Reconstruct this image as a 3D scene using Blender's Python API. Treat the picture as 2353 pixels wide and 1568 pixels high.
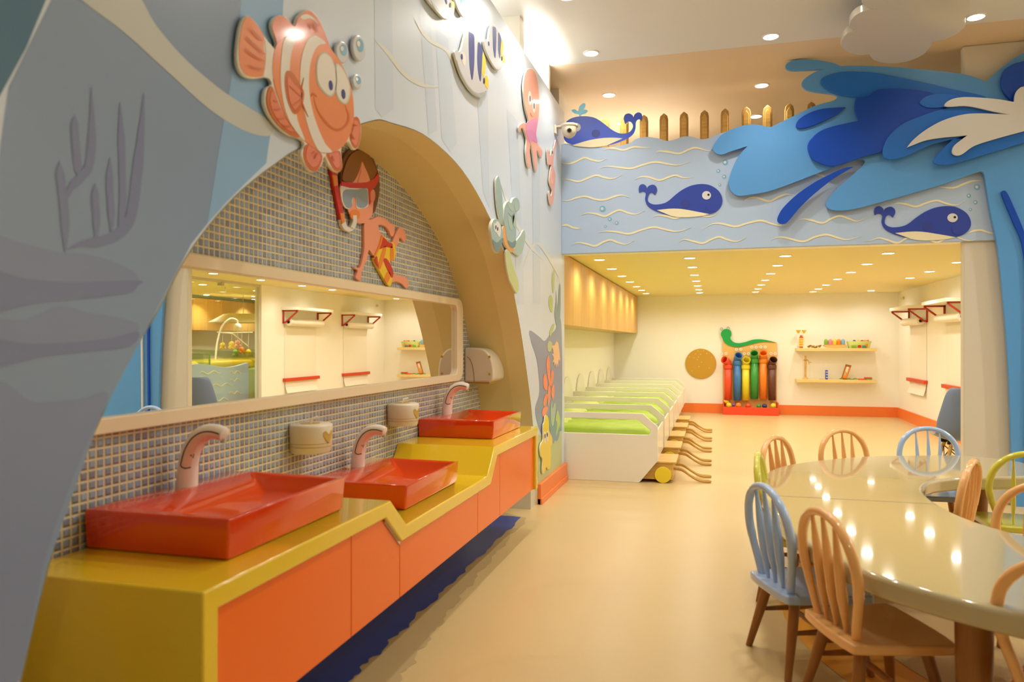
import bpy, bmesh, math, random
from mathutils import Vector, Matrix
random.seed(7)
C = bpy.context.scene
for o in list(bpy.data.objects): bpy.data.objects.remove(o)
# ---------------------------------------------------------------- camera, world, exposure
F, CX, CY, H = 1700.0, 1176.5, 787.0, 1.35
YAW = math.atan((1640 - CX) / F)
ca, sa = math.cos(YAW), math.sin(YAW)
cam = bpy.data.objects.new('camera', bpy.data.cameras.new('camera'))
C.collection.objects.link(cam); C.camera = cam
cam.location = (0, 0, H); cam.rotation_euler = (math.pi / 2, 0, YAW)
cam.data.sensor_width = 36; cam.data.lens = 36 * F / 2353
cam.data.shift_y = (CY - 784) / 2353
cam.data.clip_start = 0.05
cam.data.dof.use_dof = True; cam.data.dof.focus_distance = 7.5; cam.data.dof.aperture_fstop = 2.8
W = bpy.data.worlds.new('world'); C.world = W; W.use_nodes = True
W.node_tree.nodes['Background'].inputs[0].default_value = (1.0, 0.93, 0.78, 1)
W.node_tree.nodes['Background'].inputs[1].default_value = 0.0
C.view_settings.view_transform = 'Standard'; C.view_settings.look = 'None'
C.view_settings.gamma = 1; C.view_settings.use_curve_mapping = False
C.view_settings.exposure = 0.0
HALL_W, BACK_W, COVE_W, MEZZ_W = 110.0, 33.0, 22.0, 26.0
HALL_C, BACK_C = (1.0, 0.95, 0.86), (1.0, 0.96, 0.88)

# ---------------------------------------------------------------- tracing onto real planes
def ray(px, py):
    r = (px - CX) / F; u = -(py - CY) / F
    return (r * ca - sa, r * sa + ca, u)
def on(px, py, x=None, y=None, z=None):
    d = ray(px, py)
    t = x / d[0] if x is not None else y / d[1] if y is not None else (z - H) / d[2]
    return Vector((d[0] * t, d[1] * t, H + d[2] * t))
def TR(x0, y0, s): return lambda p: (x0 + p[0] / s, y0 + p[1] / s)
def tpts(T, pts): return [T(p) + tuple(p[2:]) for p in pts]

# ---------------------------------------------------------------- materials
M = {}
def lin(c):
    c = c / 255
    return c / 12.92 if c <= .04045 else ((c + .055) / 1.055) ** 2.4
def hexrgb(h):
    h = h.lstrip('#'); return tuple(lin(int(h[i:i + 2], 16)) for i in (0, 2, 4))
def mat(name, col, rough=.5, spec=.5, metal=0., coat=0., noise=0., nscale=6., bump=0., bscale=80., emit=0., trans=0., alpha=1., stretch=None):
    m = bpy.data.materials.new(name); m.use_nodes = True
    nt = m.node_tree; b = nt.nodes['Principled BSDF']
    rgb = hexrgb(col) if isinstance(col, str) else col
    b.inputs['Base Color'].default_value = (*rgb, 1)
    b.inputs['Roughness'].default_value = rough
    b.inputs['Specular IOR Level'].default_value = spec
    b.inputs['Metallic'].default_value = metal
    b.inputs['Coat Weight'].default_value = coat
    b.inputs['Coat Roughness'].default_value = .08
    if trans: b.inputs['Transmission Weight'].default_value = trans
    if alpha < 1: b.inputs['Alpha'].default_value = alpha
    if emit:
        b.inputs['Emission Color'].default_value = (*rgb, 1); b.inputs['Emission Strength'].default_value = emit
    if noise or bump:
        tc = nt.nodes.new('ShaderNodeTexCoord'); mp = nt.nodes.new('ShaderNodeMapping')
        nt.links.new(tc.outputs['Object'], mp.inputs['Vector'])
        if stretch: mp.inputs['Scale'].default_value = stretch
        n = nt.nodes.new('ShaderNodeTexNoise'); n.inputs['Scale'].default_value = nscale; n.inputs['Detail'].default_value = 5
        nt.links.new(mp.outputs[0], n.inputs['Vector'])
        if noise:
            r = nt.nodes.new('ShaderNodeMapRange')
            r.inputs['To Min'].default_value = 1 - noise; r.inputs['To Max'].default_value = 1 + noise
            nt.links.new(n.outputs['Fac'], r.inputs['Value'])
            mx = nt.nodes.new('ShaderNodeVectorMath'); mx.operation = 'SCALE'; mx.inputs[0].default_value = rgb
            nt.links.new(r.outputs[0], mx.inputs['Scale']); nt.links.new(mx.outputs[0], b.inputs['Base Color'])
        if bump:
            n2 = nt.nodes.new('ShaderNodeTexNoise'); n2.inputs['Scale'].default_value = bscale
            nt.links.new(mp.outputs[0], n2.inputs['Vector'])
            bp = nt.nodes.new('ShaderNodeBump'); bp.inputs['Strength'].default_value = bump; bp.inputs['Distance'].default_value = .01
            nt.links.new(n2.outputs['Fac'], bp.inputs['Height']); nt.links.new(bp.outputs[0], b.inputs['Normal'])
    M[name] = m; return m
def wood(name, c1, c2, scale=(30, 2, 30), rough=.45, coat=0.):
    m = mat(name, c1, rough, coat=coat); nt = m.node_tree; b = nt.nodes['Principled BSDF']
    tc = nt.nodes.new('ShaderNodeTexCoord'); mp = nt.nodes.new('ShaderNodeMapping'); mp.inputs['Scale'].default_value = scale
    n = nt.nodes.new('ShaderNodeTexNoise'); n.inputs['Scale'].default_value = 1; n.inputs['Detail'].default_value = 6; n.inputs['Distortion'].default_value = .6
    cr = nt.nodes.new('ShaderNodeValToRGB'); cr.color_ramp.elements[0].position = .3; cr.color_ramp.elements[1].position = .7
    cr.color_ramp.elements[0].color = (*hexrgb(c1), 1); cr.color_ramp.elements[1].color = (*hexrgb(c2), 1)
    nt.links.new(tc.outputs['Object'], mp.inputs[0]); nt.links.new(mp.outputs[0], n.inputs['Vector'])
    nt.links.new(n.outputs['Fac'], cr.inputs[0]); nt.links.new(cr.outputs[0], b.inputs['Base Color'])
    return m
def tile_mat():
    m = mat('mosaic_tile', '#6f7f92', .12); nt = m.node_tree; b = nt.nodes['Principled BSDF']
    tc = nt.nodes.new('ShaderNodeTexCoord'); sp = nt.nodes.new('ShaderNodeSeparateXYZ'); cb = nt.nodes.new('ShaderNodeCombineXYZ')
    nt.links.new(tc.outputs['Object'], sp.inputs[0]); nt.links.new(sp.outputs['Y'], cb.inputs['X']); nt.links.new(sp.outputs['Z'], cb.inputs['Y'])
    br = nt.nodes.new('ShaderNodeTexBrick'); br.offset = 0; br.squash = 1
    br.inputs['Scale'].default_value = 1; br.inputs['Brick Width'].default_value = .031; br.inputs['Row Height'].default_value = .031
    br.inputs['Mortar Size'].default_value = .0042; br.inputs['Mortar Smooth'].default_value = .25
    br.inputs['Color1'].default_value = (*hexrgb('#a3b8d2'), 1); br.inputs['Color2'].default_value = (*hexrgb('#8d92a2'), 1)
    br.inputs['Mortar'].default_value = (*hexrgb('#e8dcb0'), 1)
    nt.links.new(cb.outputs[0], br.inputs['Vector'])
    ns = nt.nodes.new('ShaderNodeTexNoise'); ns.inputs['Scale'].default_value = 2.2; nt.links.new(cb.outputs[0], ns.inputs['Vector'])
    mr = nt.nodes.new('ShaderNodeMapRange'); mr.inputs['To Min'].default_value = .75; mr.inputs['To Max'].default_value = 1.2; nt.links.new(ns.outputs['Fac'], mr.inputs['Value'])
    vm = nt.nodes.new('ShaderNodeVectorMath'); vm.operation = 'SCALE'; nt.links.new(br.outputs['Color'], vm.inputs[0]); nt.links.new(mr.outputs[0], vm.inputs['Scale'])
    nt.links.new(vm.outputs[0], b.inputs['Base Color'])
    rr = nt.nodes.new('ShaderNodeMapRange'); rr.inputs['To Min'].default_value = .1; rr.inputs['To Max'].default_value = .7; nt.links.new(br.outputs['Fac'], rr.inputs['Value'])
    nt.links.new(rr.outputs[0], b.inputs['Roughness'])
    bp = nt.nodes.new('ShaderNodeBump'); bp.invert = True; bp.inputs['Strength'].default_value = .9; bp.inputs['Distance'].default_value = .006
    br2 = nt.nodes.new('ShaderNodeTexBrick'); br2.offset = 0; br2.squash = 1
    for k in ('Scale', 'Brick Width', 'Row Height'): br2.inputs[k].default_value = br.inputs[k].default_value
    br2.inputs['Mortar Size'].default_value = .009; br2.inputs['Mortar Smooth'].default_value = 1.0
    nt.links.new(cb.outputs[0], br2.inputs['Vector']); nt.links.new(br2.outputs['Fac'], bp.inputs['Height']); nt.links.new(bp.outputs[0], b.inputs['Normal'])
tile_mat()

# ---------------------------------------------------------------- mesh helpers
def box(bm, x0, x1, y0, y1, z0, z1):
    v = [bm.verts.new(p) for p in ((x0,y0,z0),(x1,y0,z0),(x1,y1,z0),(x0,y1,z0),(x0,y0,z1),(x1,y0,z1),(x1,y1,z1),(x0,y1,z1))]
    for f in ((0,3,2,1),(4,5,6,7),(0,1,5,4),(1,2,6,5),(2,3,7,6),(3,0,4,7)): bm.faces.new([v[i] for i in f])
def prism(bm, pts, vec, mi=0):
    vec = Vector(vec); a = [bm.verts.new(p) for p in pts]; b = [bm.verts.new(Vector(p) + vec) for p in pts]
    fs = [bm.faces.new(a), bm.faces.new(b[::-1])]; n = len(a)
    for i in range(n): fs.append(bm.faces.new((a[i], b[i], b[(i+1) % n], a[(i+1) % n])))
    for f in fs: f.material_index = mi
def tube(bm, pts, rad, n=10, cap=True, flat=1.0, closed=False):
    pts = [Vector(p) for p in pts]; m = len(pts)
    rads = rad if isinstance(rad, (list, tuple)) else [rad] * m
    rings = []; prev = None
    for i, p in enumerate(pts):
        if closed: t = (pts[(i+1) % m] - pts[i-1])
        else: t = pts[min(i+1, m-1)] - pts[max(i-1, 0)]
        t.normalize()
        if prev is None:
            a = Vector((0, 0, 1)) if abs(t.z) < .9 else Vector((1, 0, 0))
            nrm = (a - t * a.dot(t)).normalized()
        else:
            nrm = (prev - t * prev.dot(t)).normalized()
        prev = nrm; bi = t.cross(nrm)
        rings.append([bm.verts.new(p + (nrm * math.cos(k*2*math.pi/n) * flat + bi * math.sin(k*2*math.pi/n)) * rads[i]) for k in range(n)])
    for i in range(m if closed else m - 1):
        a, b = rings[i], rings[(i+1) % m]
        for k in range(n): bm.faces.new((a[k], a[(k+1) % n], b[(k+1) % n], b[k]))
    if cap and not closed: bm.faces.new(rings[0][::-1]); bm.faces.new(rings[-1])
def lathe(bm, prof, c=(0, 0, 0), n=24, axis='z'):
    rings = []
    for r, z in prof:
        ring = []
        for k in range(n):
            a = 2*math.pi*k/n; x, y = r*math.cos(a), r*math.sin(a)
            p = (x, y, z) if axis == 'z' else (x, z, y) if axis == 'y' else (z, x, y)
            ring.append(bm.verts.new((p[0]+c[0], p[1]+c[1], p[2]+c[2])))
        rings.append(ring)
    for a, b in zip(rings, rings[1:]):
        for k in range(n): bm.faces.new((a[k], a[(k+1) % n], b[(k+1) % n], b[k]))
    bm.faces.new(rings[0][::-1]); bm.faces.new(rings[-1])
def ball(bm, c, r, seg=16):
    bmesh.ops.create_uvsphere(bm, u_segments=seg, v_segments=seg*2//3, radius=r, matrix=Matrix.Translation(c))
def grid(bm, rows):
    vs = [[bm.verts.new(p) for p in r] for r in rows]
    for a, b in zip(vs, vs[1:]):
        for i in range(len(a)-1): bm.faces.new((a[i], a[i+1], b[i+1], b[i]))
def crom(pts, closed=True, n=6):
    out = []; m = len(pts)
    segs = m if closed else m - 1
    for i in range(segs):
        p1, p2 = pts[i], pts[(i+1) % m]
        p0 = pts[i-1] if (closed or i > 0) else p1
        p3 = pts[(i+2) % m] if (closed or i+2 < m) else p2
        if len(p1) > 2 and p1[2] == 1: p0 = p1
        if len(p2) > 2 and p2[2] == 1: p3 = p2
        L = math.hypot(p2[0]-p1[0], p2[1]-p1[1])
        for k in range(n):
            t = k / n; t2, t3 = t*t, t*t*t
            out.append(tuple(.5*((2*p1[j]) + (-p0[j]+p2[j])*t + (2*p0[j]-5*p1[j]+4*p2[j]-p3[j])*t2 + (-p0[j]+3*p1[j]-3*p2[j]+p3[j])*t3) for j in (0, 1)))
    if not closed: out.append(tuple(pts[-1][:2]))
    return out

# ---------------------------------------------------------------- object helpers
def wl(o):
    v = Vector((0, 0, 0))
    while o: v += o.location; o = o.parent
    return v
def obj(name, bm, m, parent=None, smooth=True, bev=0., seg=2, sub=0, ang=40, recalc=True):
    if recalc: bmesh.ops.recalc_face_normals(bm, faces=bm.faces)
    me = bpy.data.meshes.new(name)
    off = wl(parent) if parent else None
    if off is None:
        xs = [v.co for v in bm.verts]
        off = Vector(((min(v.x for v in xs)+max(v.x for v in xs))/2, (min(v.y for v in xs)+max(v.y for v in xs))/2, min(v.z for v in xs)))
    bmesh.ops.translate(bm, verts=bm.verts, vec=-off)
    bm.to_mesh(me); bm.free()
    for x in (m if isinstance(m, (list, tuple)) else [m]): me.materials.append(M[x])
    o = bpy.data.objects.new(name, me); C.collection.objects.link(o)
    if parent: o.parent = parent
    else: o.location = off
    if smooth:
        for p in me.polygons: p.use_smooth = True
    if bev:
        b = o.modifiers.new('bevel', 'BEVEL'); b.width = bev; b.segments = seg; b.limit_method = 'ANGLE'; b.angle_limit = math.radians(50)
    if sub:
        s = o.modifiers.new('subdivision', 'SUBSURF'); s.levels = sub; s.render_levels = sub
    if smooth:
        try: me.set_sharp_from_angle(angle=math.radians(ang))
        except Exception: pass
    return o
def NB(): return bmesh.new()
def tag(o, label, cat, group=None, kind=None):
    o['label'] = label; o['category'] = cat
    if group: o['group'] = group
    if kind: o['kind'] = kind
    return o
def thing(name, label, cat, loc=(0, 0, 0), group=None):
    o = bpy.data.objects.new(name, None); o.empty_display_size = .1; C.collection.objects.link(o)
    o.location = loc; return tag(o, label, cat, group)
def struct(name, bm, m, parent=None, smooth=False, bev=0.):
    o = obj(name, bm, m, parent, smooth, bev)
    if not parent: o['kind'] = 'structure'
    return o
def dup(root, loc=None, rotz=None, label=None, group=None):
    r = root.copy(); C.collection.objects.link(r)
    if loc is not None: r.location = loc
    if rotz is not None: r.rotation_euler = (0, 0, rotz)
    if label: r['label'] = label
    if group: r['group'] = group
    for ch in list(root.children):
        c = ch.copy(); C.collection.objects.link(c); c.parent = r
        for g in list(ch.children):
            d = g.copy(); C.collection.objects.link(d); d.parent = c
    return r
VIEWDIR = {'x': Vector((-1, 0, 0)), 'y': Vector((0, 1, 0)), 'z': Vector((0, 0, 1))}
def cut(name, pts, ax, val, thick, m, parent=None, smooth=True, n=6, bev=0., lift=0., edge=None):
    """flat panel whose front face lies on the plane ax=val (+lift towards the room), extruded away from the room"""
    q = crom(pts, True, n) if smooth else [p[:2] for p in pts]
    sgn = VIEWDIR[ax]; v = val - sgn[('x', 'y', 'z').index(ax)] * lift
    P3 = [on(p[0], p[1], **{ax: v}) for p in q]
    bm = NB(); prism(bm, P3, sgn * thick)
    if edge:
        bm.faces.ensure_lookup_table()
        for f in bm.faces[1:]: f.material_index = 1
        m = [m, edge]
    return obj(name, bm, m, parent, smooth=True, bev=bev, ang=30)
def ell(cx, cy, rx, ry, rot=0, n=20):
    return [(cx + rx*math.cos(a)*math.cos(rot) - ry*math.sin(a)*math.sin(rot), cy + rx*math.cos(a)*math.sin(rot) + ry*math.sin(a)*math.cos(rot)) for a in [2*math.pi*i/n for i in range(n)]]
def stroke(pts, w, taper=True, n=8):
    """closed outline (pixels) of a brush stroke along an open spline"""
    c = crom(pts, False, n); m = len(c); L, R = [], []
    for i, p in enumerate(c):
        a, b = c[max(i-1, 0)], c[min(i+1, m-1)]
        dx, dy = b[0]-a[0], b[1]-a[1]; l = math.hypot(dx, dy) or 1
        t = i/(m-1); ww = w * (max(.12, min(1, 4*t, 4*(1-t))) if taper else 1) / 2
        L.append((p[0]-dy/l*ww, p[1]+dx/l*ww)); R.append((p[0]+dy/l*ww, p[1]-dx/l*ww))
    return L + R[::-1]
def thin_glass(name, tint, refl):
    m = bpy.data.materials.new(name); m.use_nodes = True; nt = m.node_tree; nt.nodes.clear()
    o = nt.nodes.new('ShaderNodeOutputMaterial'); t = nt.nodes.new('ShaderNodeBsdfTransparent'); g = nt.nodes.new('ShaderNodeBsdfGlossy'); x = nt.nodes.new('ShaderNodeMixShader'); f = nt.nodes.new('ShaderNodeValue')
    t.inputs[0].default_value = (*hexrgb(tint), 1); g.inputs['Roughness'].default_value = .02; f.outputs[0].default_value = refl
    nt.links.new(f.outputs[0], x.inputs[0]); nt.links.new(t.outputs[0], x.inputs[1]); nt.links.new(g.outputs[0], x.inputs[2]); nt.links.new(x.outputs[0], o.inputs[0])
    M[name] = m
ORD = ['first', 'second', 'third', 'fourth', 'fifth', 'sixth', 'seventh', 'eighth', 'ninth', 'tenth', 'eleventh']
# ---------------------------------------------------------------- palette
mat('wall_blue', '#d3dfee', .3, .5, noise=.03, nscale=2)
mat('ray_pale', '#c9d8ea', .3); mat('swirl_pale', '#dcdfd8', .3); mat('ray_cream', '#c9cdc6', .3); mat('ray_blue', '#8fb8e0', .3); mat('deep_teal', '#3f6f8c', .3)
mat('shade_grey', '#8593b4', .3); mat('shade_violet', '#7b86ab', .3); mat('sea_grey', '#899ebb', .3)
mat('white_wall', '#f6f1e2', .55, noise=.015, nscale=3); mat('ceiling_white', '#e4e2dc', .6); mat('ceiling_peach', '#e6cdaa', .6)
mat('ceiling_yellow', '#f4e6a6', .6); mat('cream_wall', '#fdf9ec', .5, noise=.01, nscale=3)
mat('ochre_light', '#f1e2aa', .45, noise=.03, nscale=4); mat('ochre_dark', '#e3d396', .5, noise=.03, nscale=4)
mat('floor_vinyl', '#d9bd85', .33, .45, noise=.05, nscale=1.6, bump=.04, bscale=40)
mat('paint_navy', '#27479c', .3, noise=.15, nscale=9); mat('shadow_grey', '#c0a676', .45, noise=.06, nscale=7)
mat('paint_orange', '#eda53c', .35, noise=.05, nscale=5); mat('paint_tan', '#c9ad79', .4)
mat('skirting', '#f5813a', .35, noise=.02)
mat('white_paint', '#d9d2c0', .4); mat('cloud_white', '#cfcabb', .2, coat=.3); mat('white_gloss', '#fbf8f0', .15, coat=.4)
mat('beam_blue', '#b3c9e4', .5, noise=.02, nscale=2); mat('wave_cream', '#efe6c0', .5)
mat('wave_light', '#5a9fe0', .35); mat('wave_royal', '#1a6fd2', .35); mat('wave_navy', '#0048bc', .35); mat('wave_white', '#dcdcd8', .4)

mat('whale_blue', '#3a56c8', .35); mat('whale_deep', '#2f47a8', .4); mat('whale_cheek', '#2f3f94', .5); mat('black', '#151515', .4); mat('sky_blue', '#86d4fb', .35)
mat('bubble_blue', '#7fb6d6', .25); mat('cutout_edge', '#ece8d6', .3, coat=.3)
mat('fish_orange', '#f2955f', .22, coat=.5, bump=.02, bscale=300); mat('fish_fin', '#ec8c68', .22, coat=.5, bump=.02, bscale=300); mat('fish_rim', '#cf6f2c', .3); mat('fish_white', '#e9e3d6', .3, coat=.4); mat('fish_grey', '#c3c8b8', .3)
mat('navy_ink', '#2b3a86', .3); mat('fish_yellow', '#f0d23c', .3); mat('pale_grey', '#cdd1d6', .28, coat=.3); mat('mid_grey', '#a5adb0', .3)
mat('coral_pink', '#f4a595', .3, coat=.3); mat('magenta', '#e08cbc', .3); mat('turtle_shell', '#9db5ad', .3); mat('turtle_dark', '#6d877f', .35); mat('turtle_light', '#a9bfae', .3); mat('turtle_belly', '#eda23c', .35); mat('pale_green', '#bcc98e', .35)
mat('skin', '#f2a07e', .4); mat('skin_dark', '#e58f70', .4); mat('hair', '#8a5512', .4); mat('hair_dark', '#6d400c', .4); mat('red', '#cf2d1e', .35); mat('lens_grey', '#93a3ad', .2); mat('orange', '#f08a26', .35); mat('shorts_yellow', '#f4cf2e', .35)
mat('coral_orange', '#f58f68', .35); mat('peach', '#f6c795', .35); mat('weed_green', '#b7cd7c', .35); mat('weed_blue', '#7d9fb0', .35)
mat('counter_yellow', '#f0cc2a', .16, coat=.5); mat('cab_orange', '#fb7014', .3, coat=.15, noise=.015); mat('cab_inner', '#c9b7a4', .5)
mat('basin_orange', '#e03c08', .08, coat=.8); mat('faucet_white', '#f4ebe0', .12, coat=.5); mat('faucet_pink', '#f3d2bd', .2, coat=.4); mat('gold', '#c9a24b', .3)
mat('mirror_glass', '#f4f4ee', .01, metal=1.); mat('frame_cream', '#f0dfbd', .3)
mat('grey_plastic', '#e3d9c2', .3); mat('chrome', '#c9c9c9', .15, metal=1.)
wood('cabinet_wood', '#d9a650', '#e3b662', (26, 26, .8), .4); wood('pine', '#c79a4e', '#e0b766', (4, 40, 40), .45); wood('leg_wood', '#8e5a22', '#a8702f', (30, 30, 3), .4)
wood('picket_wood', '#a97f3a', '#c79a52', (30, 30, 4), .5); wood('shelf_wood', '#ecd083', '#f2da98', (3, 30, 30), .5)
mat('bed_white', '#f4efdf', .3, coat=.2, noise=.01); mat('lime', '#a8c436', .6, bump=.25, bscale=9); mat('lime_pale', '#ccd474', .65, bump=.2, bscale=9)
mat('rope', '#c99f52', .8, bump=.4, bscale=200); mat('wheel_yellow', '#f3d936', .35)
mat('board_tan', '#eec070', .45); mat('snake_green', '#19a850', .4); mat('tray_red', '#f0502a', .35)
for n, c in dict(pipe_red='#f4542f', pipe_blue='#3f7fc4', pipe_yellow='#efdf30', pipe_green='#3da045', pipe_orange='#fb8a2a', pipe_brown='#6a3e30').items(): mat(n, c, .3)
mat('disc_gold', '#c99a34', .35); mat('paper', '#f8f1e0', .7); mat('bracket_red', '#b8391f', .4); mat('bar_red', '#d8481f', .4)
mat('shell_blue', '#8496b4', .35); mat('purple', '#7b4fb0', .3); mat('pink', '#f08aa4', .4); mat('ball_green', '#3da045', .3); mat('pastel_blue', '#86b8d0', .4); mat('leaf_green', '#86b53a', .5)
mat('chair_blue', '#b0cbf0', .14, coat=.6); mat('chair_orange', '#f9bd74', .14, coat=.6); mat('chair_yellow', '#ddd84c', .14, coat=.6)
mat('table_cream', '#c4b68c', .03, coat=.6); mat('seam', '#8c8266', .5)
mat('lamp_lens', '#fffaf0', .3, emit=14); mat('lamp_ring', '#f4f1ea', .35)
thin_glass('acrylic', '#eef4dc', .12); thin_glass('glass', '#fafdf8', .06)

# ---------------------------------------------------------------- setting
XW, XB, YB, YE, ZB, ZC, XR, YK = -1.414, -1.83, 7.0, 7.14, 2.20, 3.85, 3.2, 14.65
b = NB(); box(b, -4, 9, -5, 16, -.1, 0); floor = struct('floor', b, 'floor_vinyl')
def flat(name, pts, m, z=.0015, parent=floor):
    b = NB(); b.faces.new([b.verts.new((x, y, z)) for x, y in pts]); return obj(name, b, m, parent, smooth=False)
rg = random.Random(3)
edge = [on(800 + (1197-800)*t, 1568 + (1190-1568)*t, z=0) for t in [i/60 for i in range(61)]]
pts = [(p.x + .010*math.sin(i*.7)+.006*math.sin(i*1.9+1)+rg.uniform(-.006, .006), p.y) for i, p in enumerate(edge)]
y0, y1 = pts[0][1], pts[-1][1]
flat('painted_navy_strip', [(-1.8, 1.2), (pts[0][0], 1.2)] + pts + [(-1.5, y1+.02), (-1.8, y1)], 'paint_navy', .003)
flat('painted_shadow_band', [(-1.8, 1.2), (pts[0][0]+.16, 1.2)] + [(p.x + .15*(1-i/60)+.05+.012*math.sin(i*.9)+.008*math.sin(i*2.3), p.y) for i, p in enumerate(edge)] + [(-1.8, y1+.25)], 'shadow_grey', .0015)  # shadow band beyond the navy strip, put into the floor colour
flat('painted_orange_ring', [(1.95+1.62*math.cos(a), 4.0+1.75*math.sin(a)) for a in [i*2*math.pi/72 for i in range(72)]], 'paint_orange', .0015)
flat('painted_tan_disc', [(1.95+1.30*math.cos(a), 4.0+1.43*math.sin(a)) for a in [i*2*math.pi/72 for i in range(72)]], 'paint_tan', .003)

# left wall with the arch
ARC = [(45,1568),(110,1300),(165,1120),(230,960),(290,835),(360,715),(440,570),(540,450),(640,370),(700,335),(850,278),(900,282),(989,319),(1078,413),(1150,558),(1186,700),(1210,850),(1225,980)]
arc = [on(*p, x=XW) for p in ARC]
ayz = [(arc[0].y - .17, 0.0)] + [(p.y, p.z) for p in arc] + [(6.0, 0.0)]
ayz = crom([(ayz[0][0], 0, 1)] + ayz[1:-1] + [(ayz[-1][0], 0, 1)], False, 5)
out = [(-1.5, 0)] + ayz + [(YE, 0), (YE, 3.6), (-1.5, 3.6)]
b = NB(); prism(b, [(XW, y, z) for y, z in out], (-.03, 0, 0)); wall = struct('wall_left', b, 'wall_blue')
# reveal of the arch: outer band and inner soffit
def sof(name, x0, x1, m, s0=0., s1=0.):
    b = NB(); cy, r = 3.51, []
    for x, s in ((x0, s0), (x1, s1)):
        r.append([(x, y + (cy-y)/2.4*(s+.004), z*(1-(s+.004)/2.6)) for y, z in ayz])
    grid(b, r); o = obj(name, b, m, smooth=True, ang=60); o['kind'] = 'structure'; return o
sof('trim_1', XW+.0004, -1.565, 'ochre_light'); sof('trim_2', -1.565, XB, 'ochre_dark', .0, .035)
b = NB(); box(b, XB-.05, XB, .6, 6.4, 0, 2.75); struct('wall_niche', b, 'mosaic_tile')
b = NB(); box(b, XW-.03, XW-.5, -1.5, .6, 0, 3.6); box(b, XW-.031, XW-.45, 6.4, YE-.01, 0, 3.6); struct('wall_left_core', b, 'white_wall')
# skirting on the near wall
b = NB(); box(b, XW, XW+.03, 5.99, YE+.01, 0, .17); box(b, XW, XW+.04, 5.99, YE+.01, 0, .05); struct('baseboard_left', b, 'skirting', bev=.004)

# wall above, pier and ceilings
b = NB(); box(b, -3.3, -3.2, -1.5, 7.0, 3.0, ZC); struct('wall_upper_left', b, 'white_wall')
b = NB(); box(b, -3.2, -1.43, 5.47, 5.60, 3.3, ZC); box(b, -3.2, -1.43, 6.50, 6.56, 3.3, ZC); struct('trim_3', b, 'white_wall')
b = NB(); box(b, -1.80, -1.72, -1.5, 6.5, 3.3, ZC); struct('wall_cove', b, 'white_wall')
b = NB(); box(b, -1.60, -1.425, 5.80, 5.99, 0, .20); struct('trim_7', b, 'white_paint')
b = NB(); box(b, -3.3, 6.5, -5, 6.55, ZC, ZC+.1); struct('ceiling', b, 'ceiling_white')
b = NB(); box(b, -3.3, 6.5, 6.55, 15, ZC, ZC+.1); struct('ceiling_mezzanine', b, 'ceiling_peach')
b = NB(); box(b, -1.60, -1.47, 7.15, 12, 2.4, ZC); struct('wall_mezzanine_left', b, 'white_wall')
b = NB(); box(b, -1.6, 6.5, 12, 12.1, 2.4, ZC); struct('wall_mezzanine_back', b, 'ceiling_peach')
b = NB(); box(b, -1.47, 6.5, 7.12, 12, 2.36, 2.45); struct('floor_mezzanine', b, 'white_wall')
# room shell outside the frame
b = NB(); box(b, 6.4, 6.5, -5, 7.2, 0, ZC); struct('wall_right', b, 'white_wall')
b = NB(); box(b, -4, 6.5, -5, -4.9, 0, ZC); struct('wall_rear', b, 'white_wall')
# back room
b = NB(); box(b, -2.1, 6.5, 7.05, YK+.1, 2.25, 2.35); struct('ceiling_back_room', b, 'ceiling_yellow')
b = NB(); box(b, -2.1, 6.5, YK, YK+.1, 0, 2.3); struct('wall_back', b, 'cream_wall')
b = NB(); box(b, -2.0, -1.9, YE+.0, YK, 0, 2.3); struct('wall_back_room_left', b, 'cream_wall')
b = NB(); box(b, XR, XR+.08, 10.4, YK, 0, 2.3); struct('wall_back_room_right', b, 'cream_wall')
b = NB(); box(b, XR-.02, XR+.1, 10.13, 10.5, 0, 2.25); struct('trim_4', b, 'cream_wall')
b = NB(); box(b, -.66, XR, YK-.025, YK, 0, .18); struct('baseboard_back', b, 'skirting')
b = NB(); box(b, XR-.025, XR, 10.5, YK-.025, 0, .18); struct('baseboard_right', b, 'skirting')
# pillar and right part of the front plane
b = NB(); box(b, 2.03, 2.62, YB+.02, YB+.10, 0, ZC); struct('trim_5', b, 'white_paint', bev=.012)
b = NB(); box(b, 2.62, 6.5, YB+.1, YB+.2, 0, ZC); struct('wall_front_right', b, 'white_wall')
# nursery shell behind the glass
b = NB(); box(b, 6.2, 6.3, 7.2, YK, 0, 2.3); struct('wall_nursery', b, 'cream_wall')
gp = NB(); box(gp, XR+.02, XR+.03, YB+.2, 10.13, 0, 2.25); window = struct('window_1', gp, 'glass')
b = NB(); box(b, XR, XR+.05, YB+.2, 10.13, 2.21, 2.25); box(b, XR+.005, XR+.045, 10.10, 10.13, 0, 2.25); struct('window_frame', b, 'white_paint', window)
for yy in (8.0, 9.2):
    b = NB(); box(b, XR-.01, XR+.06, yy-.03, yy+.03, 2.17, 2.22); tube(b, [(XR-.03, yy+.035*math.cos(a), 2.15+.03*math.sin(a)) for a in [i*math.pi/6-math.pi for i in range(7)]], .006, 6); struct('glass_clamp', b, 'chrome', window)

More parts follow.
